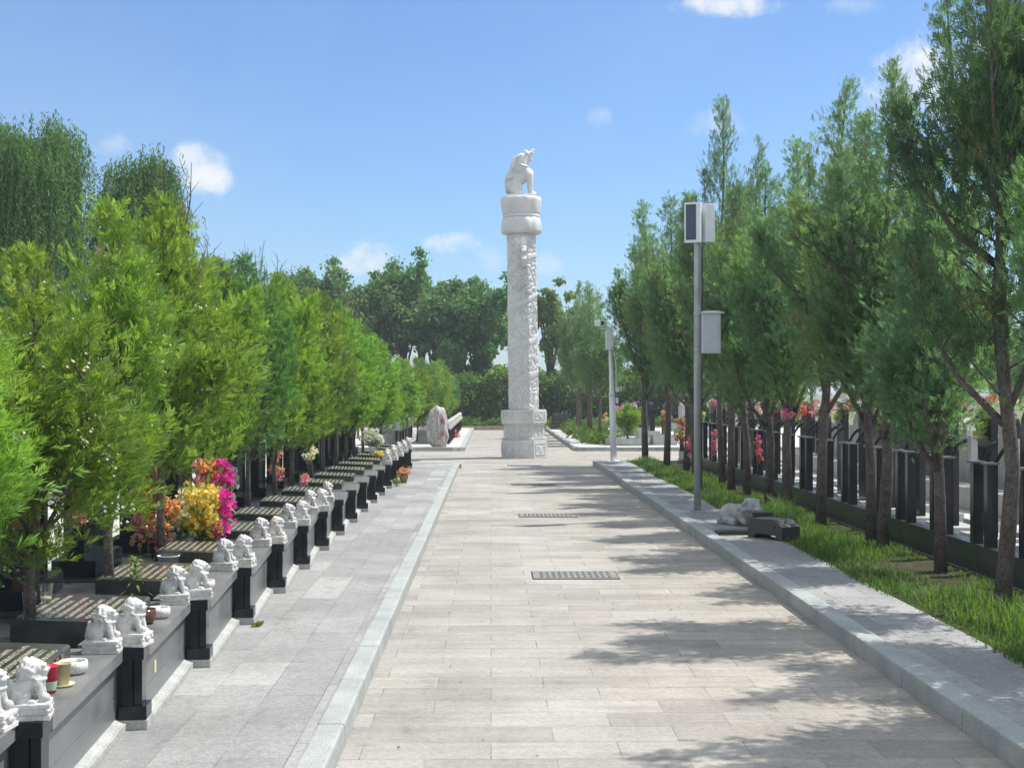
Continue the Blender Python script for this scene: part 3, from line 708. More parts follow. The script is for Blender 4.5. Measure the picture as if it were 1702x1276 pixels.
def cypress(seed, H, clear, Rad, nspray, leaf, n_lead, size, dead=0.0, cones=0, leaflets=7, trunk_r=0.05, bark='bark', lean=0.0, whip=0, ptop=1.5, ragged=False):
    rng = np.random.default_rng(seed)
    wood = BM(); leaders = []
    k = rng.uniform(-1, 1, (6, 2)) * 0.05 * (H / 4)
    main = [Vector((lean * f + k[i, 0] * (f > 0), k[i, 1] * (f > 0), H * f)) for i, f in enumerate((0, .18, .4, .62, .82, 1.0))]
    wood.tube(main, [trunk_r * 1.15, trunk_r * 0.95, trunk_r * .75, trunk_r * .5, trunk_r * .25, 0.004], 8)
    leaders.append((main, 0.82 if ragged else 1.0, clear / H))
    for j in range(n_lead):
        h0 = max(rng.uniform(0.16, 0.55) * H, clear * 0.85); az = rng.uniform(0, 6.28) if j > 3 else j * 1.57 + rng.uniform(-.4, .4); rad = Rad * (rng.uniform(0.3, 0.85) if ragged else rng.uniform(0.3, 0.68)); h1 = min(H * 0.97, max(h0 + 0.2 * H, H * rng.uniform(0.45, 0.97) * (1 - 0.12 * rad / Rad)))
        b = Vector((lean * h0 / H, 0, h0)); d = Vector((math.cos(az), math.sin(az), 0))
        pts = [b, b + d * rad * .5 + Vector((0, 0, (h1 - h0) * .25)), b + d * rad * .9 + Vector((0, 0, (h1 - h0) * .6)), b + d * rad + Vector((rng.uniform(-.05, .05), 0, h1 - h0))]
        wood.tube(pts, [trunk_r * .5, trunk_r * .38, trunk_r * .22, 0.004], 6)
        leaders.append((pts, rng.uniform(0.34, 0.58) if ragged else 0.62, 0.25))
    C, A, S_, D_ = [], [], [], []
    def at(pts, u):
        x = u * (len(pts) - 1); i = min(int(x), len(pts) - 2); return pts[i].lerp(pts[i + 1], x - i)
    nb = 0
    for pts, rs, u0 in leaders:
        nbr = int((70 if rs > 0.7 else 30))
        for q in range(nbr):
            u = u0 + (1 - u0) * (q + rng.uniform(0, 1)) / nbr
            tt = (u - u0) / (1 - u0)
            prof = (1 - tt ** ptop) ** 0.9 * ((0.92 if ragged else 0.72) + (0.08 if ragged else 0.28) * min(1, tt / 0.2)) + 0.08
            L = Rad * rs * prof * rng.uniform(0.5, 1.2)
            az = rng.uniform(0, 6.28); el = rng.uniform(0.35, 1.05) + 0.3 * tt
            d = Vector((math.cos(az) * math.cos(el), math.sin(az) * math.cos(el), math.sin(el)))
            b = at(pts, u)
            isdead = rng.uniform() < dead
            if q % 3 == 0: wood.tube([b, b + d * L * .5, b + d * L * .95], [0.010, 0.007, 0.003], 4, cap=False)
            n = max(4, int(60 * (L / Rad + 0.15)))
            s = rng.uniform(0.1, 1.0, n) ** 0.75
            c = np.array(b) + np.array(d) * (s * L)[:, None] + rng.normal(0, 1, (n, 3)) * np.array((0.09, 0.09, 0.08)) * (Rad * (0.35 + 0.65 * prof))
            c[:, 2] += 0.10 * L * s ** 2
            out = unit(c - np.array((b.x * 0.5, b.y * 0.5, 0)) * 1.0 - np.array((0, 0, 1)) * c[:, 2:3]) 
            a = unit(np.array(d) * 0.7 + out * 0.3 + np.array((0, 0, 0.45)) + rng.normal(0, 0.5, (n, 3)))
            C.append(c); A.append(a); S_.append(size * rng.uniform(0.7, 1.3, n) * (0.75 + 0.25 * prof)); D_.append(np.full(n, isdead))
    C = np.concatenate(C); A = np.concatenate(A); S_ = np.concatenate(S_); D_ = np.concatenate(D_)
    keep = (C[:, 2] > clear * 0.86) 
    C, A, S_, D_ = C[keep], A[keep], S_[keep], D_[keep]
    idx = rng.permutation(len(C))[:nspray]
    C, A, S_, D_ = C[idx], A[idx], S_[idx], D_[idx]
    N = unit(np.cross(A, unit(rng.normal(0, 1, (len(C), 3)))))
    V, F = sprays(C, A, N, S_, rng, leaflets)
    mi = np.repeat(D_.astype(np.int32), leaflets)
    if whip:                                            # bare thin shoots above the crown
        for j in range(whip):
            az = rng.uniform(0, 6.28); r0 = Rad * rng.uniform(0, 0.5)
            p = Vector((math.cos(az) * r0, math.sin(az) * r0, H * rng.uniform(.8, .95)))
            wood.tube([p, p + Vector((rng.uniform(-.05, .05), 0, .2)), p + Vector((rng.uniform(-.1, .1), 0, .45))], [0.006, 0.005, 0.002], 4, cap=False)
            for z in (0.2, 0.28, 0.36):
                wood.tube([p + Vector((0, 0, z)), p + Vector((rng.uniform(-.12, .12), 0, z + 0.12))], [0.003, 0.0015], 4, cap=False)
    ms = [leaf, MAT['dead']]
    if cones:
        cl = C[rng.integers(0, len(C), cones // 9)]
        cc = (cl[:, None, :] + rng.normal(0, 0.045, (len(cl), 9, 3))).reshape(-1, 3)
        r = rng.uniform(0.007, 0.013, len(cc))[:, None]
        o = np.array([(1, 0, 0), (0, 1, 0), (-1, 0, 0), (0, -1, 0), (0, 0, 1), (0, 0, -1)], dtype=float)
        v = cc[:, None, :] + o[None] * r[:, None]
        fq = []
        base = len(V)
        for a_, b_ in ((0, 1), (1, 2), (2, 3), (3, 0)):
            fq.append(np.stack([np.arange(len(cc)) * 6 + a_, np.arange(len(cc)) * 6 + b_, np.arange(len(cc)) * 6 + 4, np.arange(len(cc)) * 6 + 4], 1)[:, [0, 1, 2]])
            fq.append(np.stack([np.arange(len(cc)) * 6 + b_, np.arange(len(cc)) * 6 + a_, np.arange(len(cc)) * 6 + 5], 1))
        fq = np.concatenate(fq) + base
        V = np.concatenate([V, v.reshape(-1, 3)])
        # quads -> triangles so that one mesh holds both
        F = np.concatenate([F[:, [0, 1, 2]], F[:, [0, 2, 3]], fq])
        mi = np.concatenate([mi, mi, np.full(len(fq), 2)])
        ms.append(MAT['cone'])
    crown = npmesh('crown', V, F, ms, mi)
    return wood.mesh('trunk', MAT[bark]), crown

def plant_tree(name, meshes, label, cat, loc, rz, scale, group):
    t = thing(name, label, cat, loc, rz, group, scale)
    obj('trunk', meshes[0], t); obj('crown', meshes[1], t)
    return t

YOUNG = [cypress(10 + i, 2.45, 0.56 if i else 0.45, 0.70, 10500, MAT['thujab' if i in (2, 5) else 'thuja'], 7, 0.092, 0.012, 340 if i in (0, 1, 4) else 90, 8, 0.030, whip=4 if i > 1 else 1, ptop=1.25) for i in range(6)]
TALL = [cypress(30 + i, 4.9, (1.35, 1.50, 1.55, 1.40, 1.50, 1.35)[i], 1.26, 15000, MAT['thujadark' if i == 5 else 'thujad'], 11, 0.122, 0.03, 60, 8, 0.066, 'bark', (i - 2) * 0.05, 0, 1.05, ragged=True) for i in range(6)]
# left row beside the tombs: (y, x, height factor, width factor, variant)
left = [(5.35, -2.32, 0.82, 1.0, 0), (6.9, -2.27, 0.80, 0.95, 0), (8.4, -2.30, 0.98, 0.95, 1), (10.0, -2.36, 1.08, 1.0, 4), (11.5, -2.38, 0.95, 0.9, 3), (12.7, -2.42, 0.99, .85, 5),
        (13.8, -2.42, 1.06, 0.9, 2), (15.2, -2.36, 1.03, 0.85, 3), (16.7, -2.40, 1.02, 0.95, 4), (18.2, -2.35, 1.05, 0.95, 1), (19.6, -2.38, 1.08, 0.95, 5), (21.1, -2.36, 1.06, 1.0, 3),
        (22.6, -2.36, 1.05, 1.0, 4), (24.1, -2.36, 1.02, 1.0, 1), (25.6, -2.36, 1.0, 0.95, 2), (27.2, -2.32, .97, 1.0, 3), (28.8, -2.3, .93, 0.95, 0)]
rr = random.Random(11)
for i, (y, x, h, w, v) in enumerate(left):
    plant_tree('cypress_tree', YOUNG[v], 'bright green young cypress, %s in the row behind the left tombs' % ORD[i], 'tree', (x, y, 0.37), rr.uniform(0, 6.28), (w, w, h), 'young cypresses behind the left tombs')
for i in range(14):
    y = 9.0 + i * 2.4
    plant_tree('cypress_tree', YOUNG[(i * 3 + 2) % 6], 'leafy young cypress, %s in the second row behind the left headstones' % ORD[i], 'tree', (-5.0 - rr.uniform(0, 0.5) - 0.03 * y, y, 0.09), rr.uniform(0, 6.28), (1.35, 1.35, rr.uniform(1.15, 1.3)), 'second row of cypresses on the left')
# beyond the cross path
for i, (y, x, h) in enumerate([(41.0, -2.5, 1.0), (43.2, -2.3, 1.05), (45.4, -2.25, 1.05), (47.6, -2.1, 1.0), (50, -2.05, 1.05), (52.4, -1.9, 1.1), (55, -1.85, 1.0), (57.4, -1.9, 1.05), (42.0, -4.2, 1.25), (46.0, -4.4, 1.3), (50, -4.4, 1.25), (54.5, -4.2, 1.25)]):
    plant_tree('cypress_tree', YOUNG[i % 4], 'young cypress beyond the boulder, %s on the far left side of the crossing' % ORD[i], 'tree', (x, y, 0.09), rr.uniform(0, 6.28), (1.1, 1.1, h), 'young cypresses beyond the boulder')
right = [(7.1, 3.85, 0.98, 0.95, 0), (8.5, 4.05, 0.95, 0.72, 1), (10.03, 3.72, 1.16, 0.84, 5), (12.1, 3.95, 0.76, 0.80, 3), (13.95, 3.96, 0.98, 0.9, 0), (14.6, 4.02, 0.9, 0.8, 2), (16.4, 3.92, 1.06, .9, 4),
         (18.1, 3.9, 0.98, 0.9, 3), (19.6, 3.94, 0.96, 0.9, 0), (20.8, 3.86, 0.94, 0.85, 2), (22.4, 3.9, 0.98, .9, 4), (24.0, 4.02, 1.34, 0.85, 3), (25.6, 3.8, 1.05, 0.95, 0), (27.3, 3.86, 1.10, 0.95, 2),
         (29.1, 3.7, 1.14, 1.0, 1), (30.9, 3.45, 1.16, 1.05, 3)]
rr = random.Random(21)
for i, (y, x, h, w, v) in enumerate(right):
    t = plant_tree('cypress_tree', TALL[v], 'tall dark cypress with bare lower trunk, %s in the grass strip on the right' % ORD[i], 'tree', (x, y, 0.07), rr.uniform(0, 6.28), (w, w, h), 'tall cypresses in the right grass strip')
    t.rotation_euler = (R(rr.uniform(-2, 2)), R(rr.uniform(-2.5, 2.5)), t.rotation_euler[2])
for i, (y, x, h, w) in enumerate([(42.6, 3.35, 0.93, 0.8), (44.5, 3.2, 0.98, 0.8), (46.8, 3.3, 1.05, 0.85), (49.5, 3.2, 1.1, 0.8), (53, 3.3, 1.0, 0.8)]):
    plant_tree('cypress_tree', TALL[(i + 1) % 4], 'dark cypress behind the camera pole, %s of the clump beyond the crossing' % ORD[i], 'tree', (x, y, 0.09), rr.uniform(0, 6.28), (w, w, h), 'dark cypresses beyond the crossing')
for i in range(12):
    y = 22 + i * 3.4
    plant_tree('cypress_tree', TALL[i % 4], 'dark cypress deep in the right graves, %s of the back row' % ORD[i], 'tree', (11.5 + i * 0.95 + rr.uniform(-.4, .4), y, 0.05), rr.uniform(0, 6.28), (1.25, 1.25, rr.uniform(.85, 1.0)), 'back row of cypresses behind the right graves')
# small round shrub near the camera pole
sh = cypress(60, 1.25, 0.12, 0.52, 2600, MAT['thuja'], 6, 0.13, 0.04, 30, 7, 0.03)
plant_tree('round_shrub', sh, 'round olive green shrub in a stone bed behind the camera pole', 'shrub', (4.02, 40.6, 0.18), 0.4, (1, 1, 0.85), None)
b = BM(); b.lathe([(0.62, 0), (0.66, 0.02), (0.66, 0.2), (0.56, 0.2), (0.54, 0.15)], 8, c=(0, 0, 0), smooth=False)
tag(obj('planter', b.mesh('planter', MAT['kerb']), loc=(4.02, 40.6, 0.095)), 'low grey stone planter round the olive shrub', 'planter')

def leaf_cloud(C, rng, size, nl, elong=1.5, droop=0.0):
    """nl loose leaves (quads) jittered about each clump centre in C"""
    n = len(C) * nl
    P = np.repeat(C[:, :3], nl, axis=0) + rng.normal(0, 1, (n, 3)) * np.repeat(C[:, 3:4], nl, axis=0) * np.array((1, 1, 0.8)) * 0.5
    a = unit(rng.normal(0, 1, (n, 3)) + np.array((0, 0, -droop))); b = unit(np.cross(a, rng.normal(0, 1, (n, 3))))
    s = size * rng.uniform(0.6, 1.3, n)[:, None]
    V = np.stack([P - a * s * elong * .5, P + b * s * .42, P + a * s * elong * .5, P - b * s * .42], 1).reshape(-1, 3)
    return V, np.arange(len(V), dtype=np.int32).reshape(-1, 4)

def broadleaf(seed, H, clear, Rad, nclump, nl, size, mat, elong=1.5, droop=0.0, bark='barkdark', stems=4):
    rng = np.random.default_rng(seed); w = BM(); cl = []
    ends = []
    w.tube([(0, 0, 0), (0.05, 0, clear * .6), (0.0, 0.03, clear)], [0.11, 0.09, 0.08], 7)
    for j in range(stems + 5):
        az = j * 2.4 + rng.uniform(-.4, .4); r = Rad * rng.uniform(.25, .95); h = clear + (H - clear) * rng.uniform(.35, .95)
        p0 = Vector((0, 0, clear * rng.uniform(.55, 1.0))); p3 = Vector((math.cos(az) * r, math.sin(az) * r, h))
        p1 = p0.lerp(p3, .35) + Vector((0, 0, .15)); p2 = p0.lerp(p3, .7) + Vector((0, 0, .2))
        w.tube([p0, p1, p2, p3], [0.06, 0.045, 0.03, 0.01], 6); ends.append((p1, p2, p3))
    for j in range(nclump):
        e = ends[rng.integers(0, len(ends))]; f = rng.uniform(0, 1)
        p = (e[0].lerp(e[1], f) if rng.uniform() < 0.2 else e[1].lerp(e[2], f * 1.05))
        q = np.array(p) + rng.normal(0, 1, 3) * Rad * np.array((.27, .27, .22))
        q[2] = max(q[2], clear * 0.95 + rng.uniform(0, .3))
        cl.append((*q, Rad * rng.uniform(.14, .30)))
    V, F = leaf_cloud(np.array(cl), rng, size, nl, elong, droop)
    return w.mesh('trunk', MAT[bark]), npmesh('crown', V, F, [mat])

BROAD = [broadleaf(70 + i, 6.6, 3.3, 1.6, 100, 85, 0.14, MAT['broad']) for i in range(3)]
rr = random.Random(31)
for i, (px, top, Y) in enumerate([(400, 440, 68), (455, 440, 66), (520, 420, 67), (580, 448, 70), (625, 438, 66), (672, 412, 67), (722, 440, 66), (768, 452, 68), (808, 452, 66), (545, 460, 74), (700, 450, 73), (340, 430, 70), (280, 420, 69), (490, 452, 72), (600, 455, 73), (645, 445, 71), (745, 458, 71), (790, 462, 72)]):
    X = (px - 816) / 2300 * Y; H = 1.67 + (650 - top) / 2300 * Y
    plant_tree('broadleaf_tree', BROAD[i % 3], 'dark green broadleaf tree behind the hedge, %s of the far line' % ORD[i], 'tree', (X, Y, -0.04), rr.uniform(0, 6.28), (1.12, 1.12, H / 6.9), 'broadleaf trees behind the hedge')
pale = broadleaf(80, 6.8, 2.3, 1.0, 75, 80, 0.13, MAT['broadlight'], 1.8, 0.3)
plant_tree('broadleaf_tree', pale, 'slender pale green tree showing just to the right of the carved column', 'tree', (2.75, 65.0, -0.04), 0.3, (1.1, 1.1, 1.05), None)
small = broadleaf(81, 3.6, 1.5, 1.0, 50, 70, 0.12, MAT['broad'])
plant_tree('broadleaf_tree', small, 'small bluish round tree in front of the far trees, left of the column', 'tree', (-2.0, 64.8, -0.04), 0.3, (1.0, 1.0, 1.15), None)
plant_tree('broadleaf_tree', small, 'small dark tree rising close to the column on its left', 'tree', (-0.5, 65.2, -0.04), 2.3, (0.8, 0.8, 1.05), None)
for i in range(10):
    plant_tree('broadleaf_tree', BROAD[i % 3], 'hazy distant tree, %s beyond the fields on the right' % ORD[i], 'tree', (3.0 + i * 6.5, 120 + (i * 37 % 11), -0.04), i * 1.3, (1.6, 1.6, 0.62 + 0.03 * (i % 3)), 'distant trees beyond the fields')

def willow(seed, H, Rad, nstrand):
    rng = np.random.default_rng(seed); w = BM()
    w.tube([(0, 0, 0), (0.15, 0, H * .25), (0.05, 0.05, H * .5), (0.2, 0, H * .72)], [0.22, 0.18, 0.13, 0.06], 8)
    anchors = []
    for j in range(16):
        az = j * 2.4; r = Rad * rng.uniform(.35, .95); h = H * (1.0 - 0.22 * (r / Rad) ** 2) * rng.uniform(.88, 1.0)
        p0 = Vector((0.1, 0.02, H * rng.uniform(.35, .65))); p3 = Vector((math.cos(az) * r, math.sin(az) * r, h))
        p2 = p0.lerp(p3, .6) + Vector((0, 0, .5))
        w.tube([p0, p0.lerp(p2, .5), p2, p3], [0.08, 0.055, 0.03, 0.01], 6); anchors.append((p2, p3))
    Vs = []
    for s in range(nstrand):
        a = anchors[rng.integers(0, len(anchors))]; f = rng.uniform(0.0, 1.05)
        p = np.array(a[0].lerp(a[1], f)) + rng.normal(0, 1, 3) * np.array((.24, .24, .14))
        L = rng.uniform(0.9, 4.4); n = int(L / 0.06)
        t = np.linspace(0, 1, n)
        az = math.atan2(p[1], p[0]); o = np.array((math.cos(az), math.sin(az), 0))
        pts = p[None] + o[None] * (0.20 * np.sqrt(t))[:, None] + np.array((0, 0, -1))[None] * (L * (t ** 1.25) - 0.12 * np.sin(t * 3.1))[:, None]
        pts[:, 0] += 0.08 * np.sin(t * 3 + s)
        pts = pts[pts[:, 2] > 0.8]; n = len(pts)
        if n < 3: continue
        d = unit(rng.normal(0, .55, (n, 3)) + np.array((0, 0, -1.0))); q = unit(np.cross(d, rng.normal(0, 1, (n, 3))))
        l = rng.uniform(.08, .14, n)[:, None]; wv = 0.014
        Vs.append(np.stack([pts - q * wv * .2, pts + d * l * .5 + q * wv, pts + d * l, pts + d * l * .5 - q * wv], 1).reshape(-1, 3))
    V = np.concatenate(Vs)
    return w.mesh('trunk', MAT['barkdark']), npmesh('crown', V, np.arange(len(V), dtype=np.int32).reshape(-1, 4), [MAT['willow']])
W1 = willow(90, 8.2, 1.65, 3000)
W2 = willow(91, 7.7, 0.95, 2000)
plant_tree('willow_tree', W1, 'tallest weeping willow at the left edge, with its trunk showing', 'tree', (-10.6, 31, 0), 0.3, 1.02, 'weeping willows')
plant_tree('willow_tree', W2, 'narrow weeping willow, right of the tallest willow', 'tree', (-8.35, 33, 0), 1.3, 1.0, 'weeping willows')
plant_tree('willow_tree', W1, 'weeping willow mostly cut off by the left edge behind the tallest one', 'tree', (-13.0, 34, 0), 2.3, 1.02, 'weeping willows')

# clipped hedge behind the fence
rng = np.random.default_rng(5)
n = 2300
cl = np.stack([rng.uniform(-14, 14, n), rng.uniform(62.6, 64.2, n), rng.uniform(0.1, 2.45, n), np.full(n, .34)], 1)
cl[:, 2] += 0.22 * np.sin(cl[:, 0] * 1.7) + 0.15 * np.sin(cl[:, 0] * 4.1)
V, F = leaf_cloud(cl, rng, 0.12, 38)
tag(obj('hedge', npmesh('hedge', V, F, [MAT['hedge']])), 'tall dense green hedge behind the black fence', 'hedge')
n = 900
u = rng.uniform(0, 1, n)
cl = np.stack([14.5 + 12 * u + rng.uniform(-.5, .5, n), 30 + 32 * u, rng.uniform(0.1, 1.7, n), np.full(n, .4)], 1)
V, F = leaf_cloud(cl, rng, 0.15, 34)
tag(obj('hedge', npmesh('hedge', V, F, [MAT['broad']])), 'low dark green hedge closing off the graves on the right', 'hedge')
# low ground plants in front of the fence
n = 260
cl = np.stack([rng.uniform(-6, 8, n), rng.uniform(59.95, 61.2, n), rng.uniform(0.0, 0.38, n), np.full(n, .22)], 1)
V, F = leaf_cloud(cl, rng, 0.10, 26, 2.2)
tag(obj('ground_cover', npmesh('ground_cover', V, F, [MAT['hedge']])), kind='stuff')
cl = np.stack([rng.uniform(2.9, 3.9, 120), rng.uniform(41, 56, 120), rng.uniform(0.1, 0.3, 120), np.full(120, .25)], 1)
V, F = leaf_cloud(cl, rng, 0.07, 60, 3.0)
tag(obj('ground_cover', npmesh('ground_cover', V, F, [MAT['grass']])), kind='stuff')

# fence
f = thing('metal_fence', 'black metal fence with thin pickets in front of the hedge', 'fence', (0, 61.6, 0))
for z, nm in ((1.98, 'top_rail'), (0.35, 'bottom_rail')):
    obj(nm, BM().span((-14, -0.02, z - 0.028), (14, 0.02, z + 0.028)).mesh(nm, MAT['blackmetal']), f)
p = BM()
for i in range(112):
    p.span((-13.9 + i * 0.25, -0.005, 0.2), (-13.89 + i * 0.25, 0.005, 2.12))
obj('pickets', p.mesh('pickets', MAT['blackmetal']), f)
pm = BM().span((-0.035, -0.035, 0), (0.035, 0.035, 2.2), bevel=0.004).mesh('post', MAT['blackmetal'])
for i in range(11): obj('post', pm, f, loc=(-12.1 + i * 2.52, 0, 0))

# ------------------------------------------------------------------ grass strip
def grass(name, n, xr, yr, z, hmin, hmax, seed, clump=True):
    rng = np.random.default_rng(seed)
    x = rng.uniform(*xr, n); y = rng.uniform(*yr, n)
    tuft = 0.55 + 0.45 * np.sin(x * 3.1 + 1.7 * np.sin(y * 1.3)) * np.sin(y * 2.3 + x) 
    h = (hmin + (hmax - hmin) * rng.uniform(0, 1, n) ** 2.2) * (0.45 + 0.85 * tuft)
    edge = np.clip((x - xr[0]) / 0.25, 0.6, 1.0); h *= edge * np.clip((3.95 - x) / 0.4, 0.30, 1.0) if xr[0] > 0 else edge
    pat = np.sin(x * 5.3 + 2.1 * np.sin(y * 0.9)) + np.sin(y * 1.9 + 1.3 * np.sin(x * 4.0)) + np.sin(y * 0.73 + 2.0)
    ok = rng.uniform(0, 1, n) < np.clip(0.80 + 0.28 * pat, 0.42, 1.0); x, y, h = x[ok], y[ok], h[ok] * np.clip(0.85 + 0.28 * pat[ok], 0.4, 1.6); n = len(x)
    az = rng.uniform(0, 6.28, n); d = np.stack([np.cos(az), np.sin(az), np.zeros(n)], 1); s = np.stack([-np.sin(az), np.cos(az), np.zeros(n)], 1)
    w = rng.uniform(0.003, 0.0065, n)[:, None]; b = np.stack([x, y, np.full(n, z)], 1); lean = rng.uniform(0.15, 0.75, n)[:, None]
    up = np.array((0, 0, 1.0))
    m = b + d * h[:, None] * lean * .4 + up * h[:, None] * .62; t = b + d * h[:, None] * lean + up * h[:, None] * (1 - 0.35 * lean)
    V = np.stack([b - s * w, b + s * w, m + s * w * .8, m - s * w * .8, t], 1).reshape(-1, 3)
    i = np.arange(n)[:, None] * 5
    F = np.concatenate([i + np.array([[0, 1, 2]]), i + np.array([[0, 2, 3]]), i + np.array([[3, 2, 4]])])
    return tag(obj(name, npmesh(name, V, F, [MAT['grass']])), kind='stuff')
grass('grass', 78000, (3.03, 4.22), (7.0, 31.0), 0.07, 0.05, 0.24, 1)
grass('grass', 170, (-1.60, -1.54), (9.25, 9.40), 0.098, 0.03, 0.07, 2)
# fallen leaves and crumbs
rng = np.random.default_rng(12); n = 260
P = np.stack([np.concatenate([rng.uniform(-.6, 2.25, n - 90), rng.uniform(2.5, 3.05, 90)]), rng.uniform(5.8, 24, n), np.concatenate([np.full(n - 90, 0.006), np.full(90, 0.104)])], 1)
a = rng.uniform(0, 6.28, n); d = np.stack([np.cos(a), np.sin(a), rng.uniform(0, .35, n)], 1); s = np.stack([-np.sin(a), np.cos(a), rng.uniform(0, .4, n)], 1); l = rng.uniform(.008, .024, n)[:, None]
V = np.stack([P - d * l * 0, P + d * l * .5 + s * l * .35, P + d * l, P + d * l * .5 - s * l * .35], 1).reshape(-1, 3); V[:, 2] = np.maximum(V[:, 2], 0.004)
tag(obj('leaf_litter', npmesh('leaf_litter', V, np.arange(len(V)).reshape(-1, 4), [MAT['barkdark']])), kind='stuff')

# ------------------------------------------------------------------ carved column
def octo(r_in, z0, z1, bm, taper=1.0):
    r = r_in / math.cos(math.pi / 8)
    bm.lathe([(r, z0), (r * taper, z1)], 8, smooth=False, rot0=math.pi / 8)
def make_column():
    t = thing('carved_column', 'tall white carved stone column with octagonal base in the middle of the crossing', 'column', (0.84, 34.85, 0.0), 0)
    t.rotation_euler = (0, R(-0.75), 0)
    ped = BM()
    octo(0.565, 0.0, 0.46, ped); octo(0.53, 0.46, 0.50, ped, 0.94); octo(0.497, 0.50, 0.82, ped); octo(0.50, 0.82, 0.88, ped, 1.12); octo(0.562, 0.88, 1.20, ped)
    pd = obj('pedestal', ped.mesh('pedestal', MAT['columnstone']), t)
    # relief panels on every face of the pedestal
    pan = BM(); rr = random.Random(3)
    for q in range(8):
        a = q * math.pi / 4
        rot = Matrix.Rotation(a, 3, 'Z')
        for (rad, z, hw, hh) in ((0.565, 0.23, 0.17, 0.14), (0.497, 0.66, 0.15, 0.12), (0.562, 1.06, 0.17, 0.09)):
            for sx in (-1, 1):
                pan.box(rot @ Vector((rad + 0.003, sx * hw, z)), (0.016, 0.014, hh * 2), rz=a); pan.box(rot @ Vector((rad + 0.003, 0, z + sx * hh)), (0.016, hw * 2 - 0.016, 0.014), rz=a)
            for m in range(9):
                ph = m * 0.9; yy = -hw * .75 + m * hw * 1.5 / 8; zz = z + math.sin(ph) * hh * .5
                pan.ball(rot @ Vector((rad, yy, zz)), (0.02, 0.024, 0.02), 8)
        for m in range(7):
            pan.ball(rot @ Vector((0.53, -0.18 + m * 0.06, 0.49)), (0.026, 0.026, 0.028), 8); pan.ball(rot @ Vector((0.535, -0.18 + m * 0.06, 0.865)), (0.026, 0.024, 0.03), 8)
    obj('relief', pan.mesh('relief', MAT['columnstone']), pd)
    # shaft with a coiling dragon cut in relief
    nz, na = 520, 224
    z0, z1 = 1.195, 5.68
    zz = np.linspace(z0, z1, nz)[:, None]; aa = (np.arange(na) / na * 2 * math.pi)[None]
    sec = (aa + math.pi / 8) % (math.pi / 4) - math.pi / 8
    base = (0.348 - 0.014 * (zz - z0) / (z1 - z0)) / np.cos(sec)
    turns = 4.6
    ph = (zz - z0) / (z1 - z0) * turns * 2 * math.pi
    wob = 0.35 * np.sin(ph * 0.7) + 0.25 * np.sin(aa * 2 + ph * .3)
    dl = np.abs(((aa - ph - wob + math.pi) % (2 * math.pi)) - math.pi) * 0.39 * 0.60      # distance across the coil
    wd = 0.155
    body = np.clip(1 - (dl / wd) ** 2, 0, 1) ** 0.5
    scal = 0.5 + 0.5 * np.sin(ph * 14) * np.sin(dl * 90)
    h = 0.038 * body * (1 + 0.10 * scal)
    fin = np.exp(-((dl - 0.17) / 0.02) ** 2) * (0.5 + 0.5 * np.sin(ph * 18)); h += 0.016 * fin
    X = np.cos(aa) * 0.4; Y = np.sin(aa) * 0.4
    cloud = np.zeros_like(h)
    for i in range(0, nz):
        for j in range(0, na):
            p = Vector((X[0, j] * 7, Y[0, j] * 7, zz[i, 0] * 4.2))
            cloud[i, j] = noise.noise(p)
    sw = np.abs(np.sin(cloud * 7.0)) ** 0.7
    h = np.maximum(h, 0.032 * sw * (body < 0.1) + 0.0)
    # claws and head swell near the top
    hd = np.exp(-((zz - 4.3) / 0.22) ** 2 - (((aa - 4.9 + math.pi) % (2 * math.pi) - math.pi) / 0.55) ** 2); h += 0.035 * hd * (0.6 + 0.4 * np.sin(cloud * 30))
    top = np.clip((z1 - zz) / 0.10, 0, 1) * np.clip((zz - z0) / 0.06, 0, 1); h = h * top
    r = base + h
    V = np.stack([r * np.cos(aa), r * np.sin(aa), np.broadcast_to(zz, r.shape)], -1).reshape(-1, 3)
    i = np.arange(nz - 1)[:, None] * na; j = np.arange(na)[None]; j2 = (j + 1) % na
    F = np.stack([i + j, i + j2, i + na + j2, i + na + j], -1).reshape(-1, 4)
    me = npmesh('shaft', V, F, [MAT['columnstone']], smooth=True)
    obj('shaft', me, t)
    # two cushion discs, lightly lobed
    def disc(z, prof, lob):
        n = 96; rings = []; V = []
        for (rr_, h_) in prof:
            l = lob
            for q in range(n):
                a = q / n * 2 * math.pi; s = 1 + l * (abs(math.sin(a * 6)) - 0.6) + 0.012 * noise.noise(Vector((math.cos(a) * 4, math.sin(a) * 4, h_ * 12 + z)))
                V.append((rr_ * s * math.cos(a), rr_ * s * math.sin(a), z + h_))
        F = [(a * n + q, a * n + (q + 1) % n, (a + 1) * n + (q + 1) % n, (a + 1) * n + q) for a in range(len(prof) - 1) for q in range(n)]
        V.append((0, 0, z + prof[0][1])); V.append((0, 0, z + prof[-1][1])); m = len(prof) - 1
        me = bpy.data.meshes.new('disc'); me.from_pydata(V, [], F + [(len(V) - 2, (q + 1) % n, q) for q in range(n)] + [(len(V) - 1, m * n + q, m * n + (q + 1) % n) for q in range(n)])
        me.materials.append(MAT['columnstone'])
        for p_ in me.polygons: p_.use_smooth = True
        return me
    obj('lower_disc', disc(5.62, [(0.44, 0.0), (0.50, 0.015), (0.512, 0.08), (0.512, 0.20), (0.50, 0.31), (0.47, 0.38), (0.43, 0.42)], 0.035), t)
    obj('neck_ring', BM().lathe([(0.455, 6.02), (0.465, 6.05), (0.465, 6.08), (0.455, 6.10)], 48).mesh('neck_ring', MAT['columnstone']), t)
    obj('upper_disc', disc(6.08, [(0.43, 0.0), (0.462, 0.03), (0.475, 0.10), (0.50, 0.22), (0.515, 0.36), (0.515, 0.43), (0.48, 0.462)], 0.025), t)
    # cloud board let through the shaft, seen end on
    cb = BM()
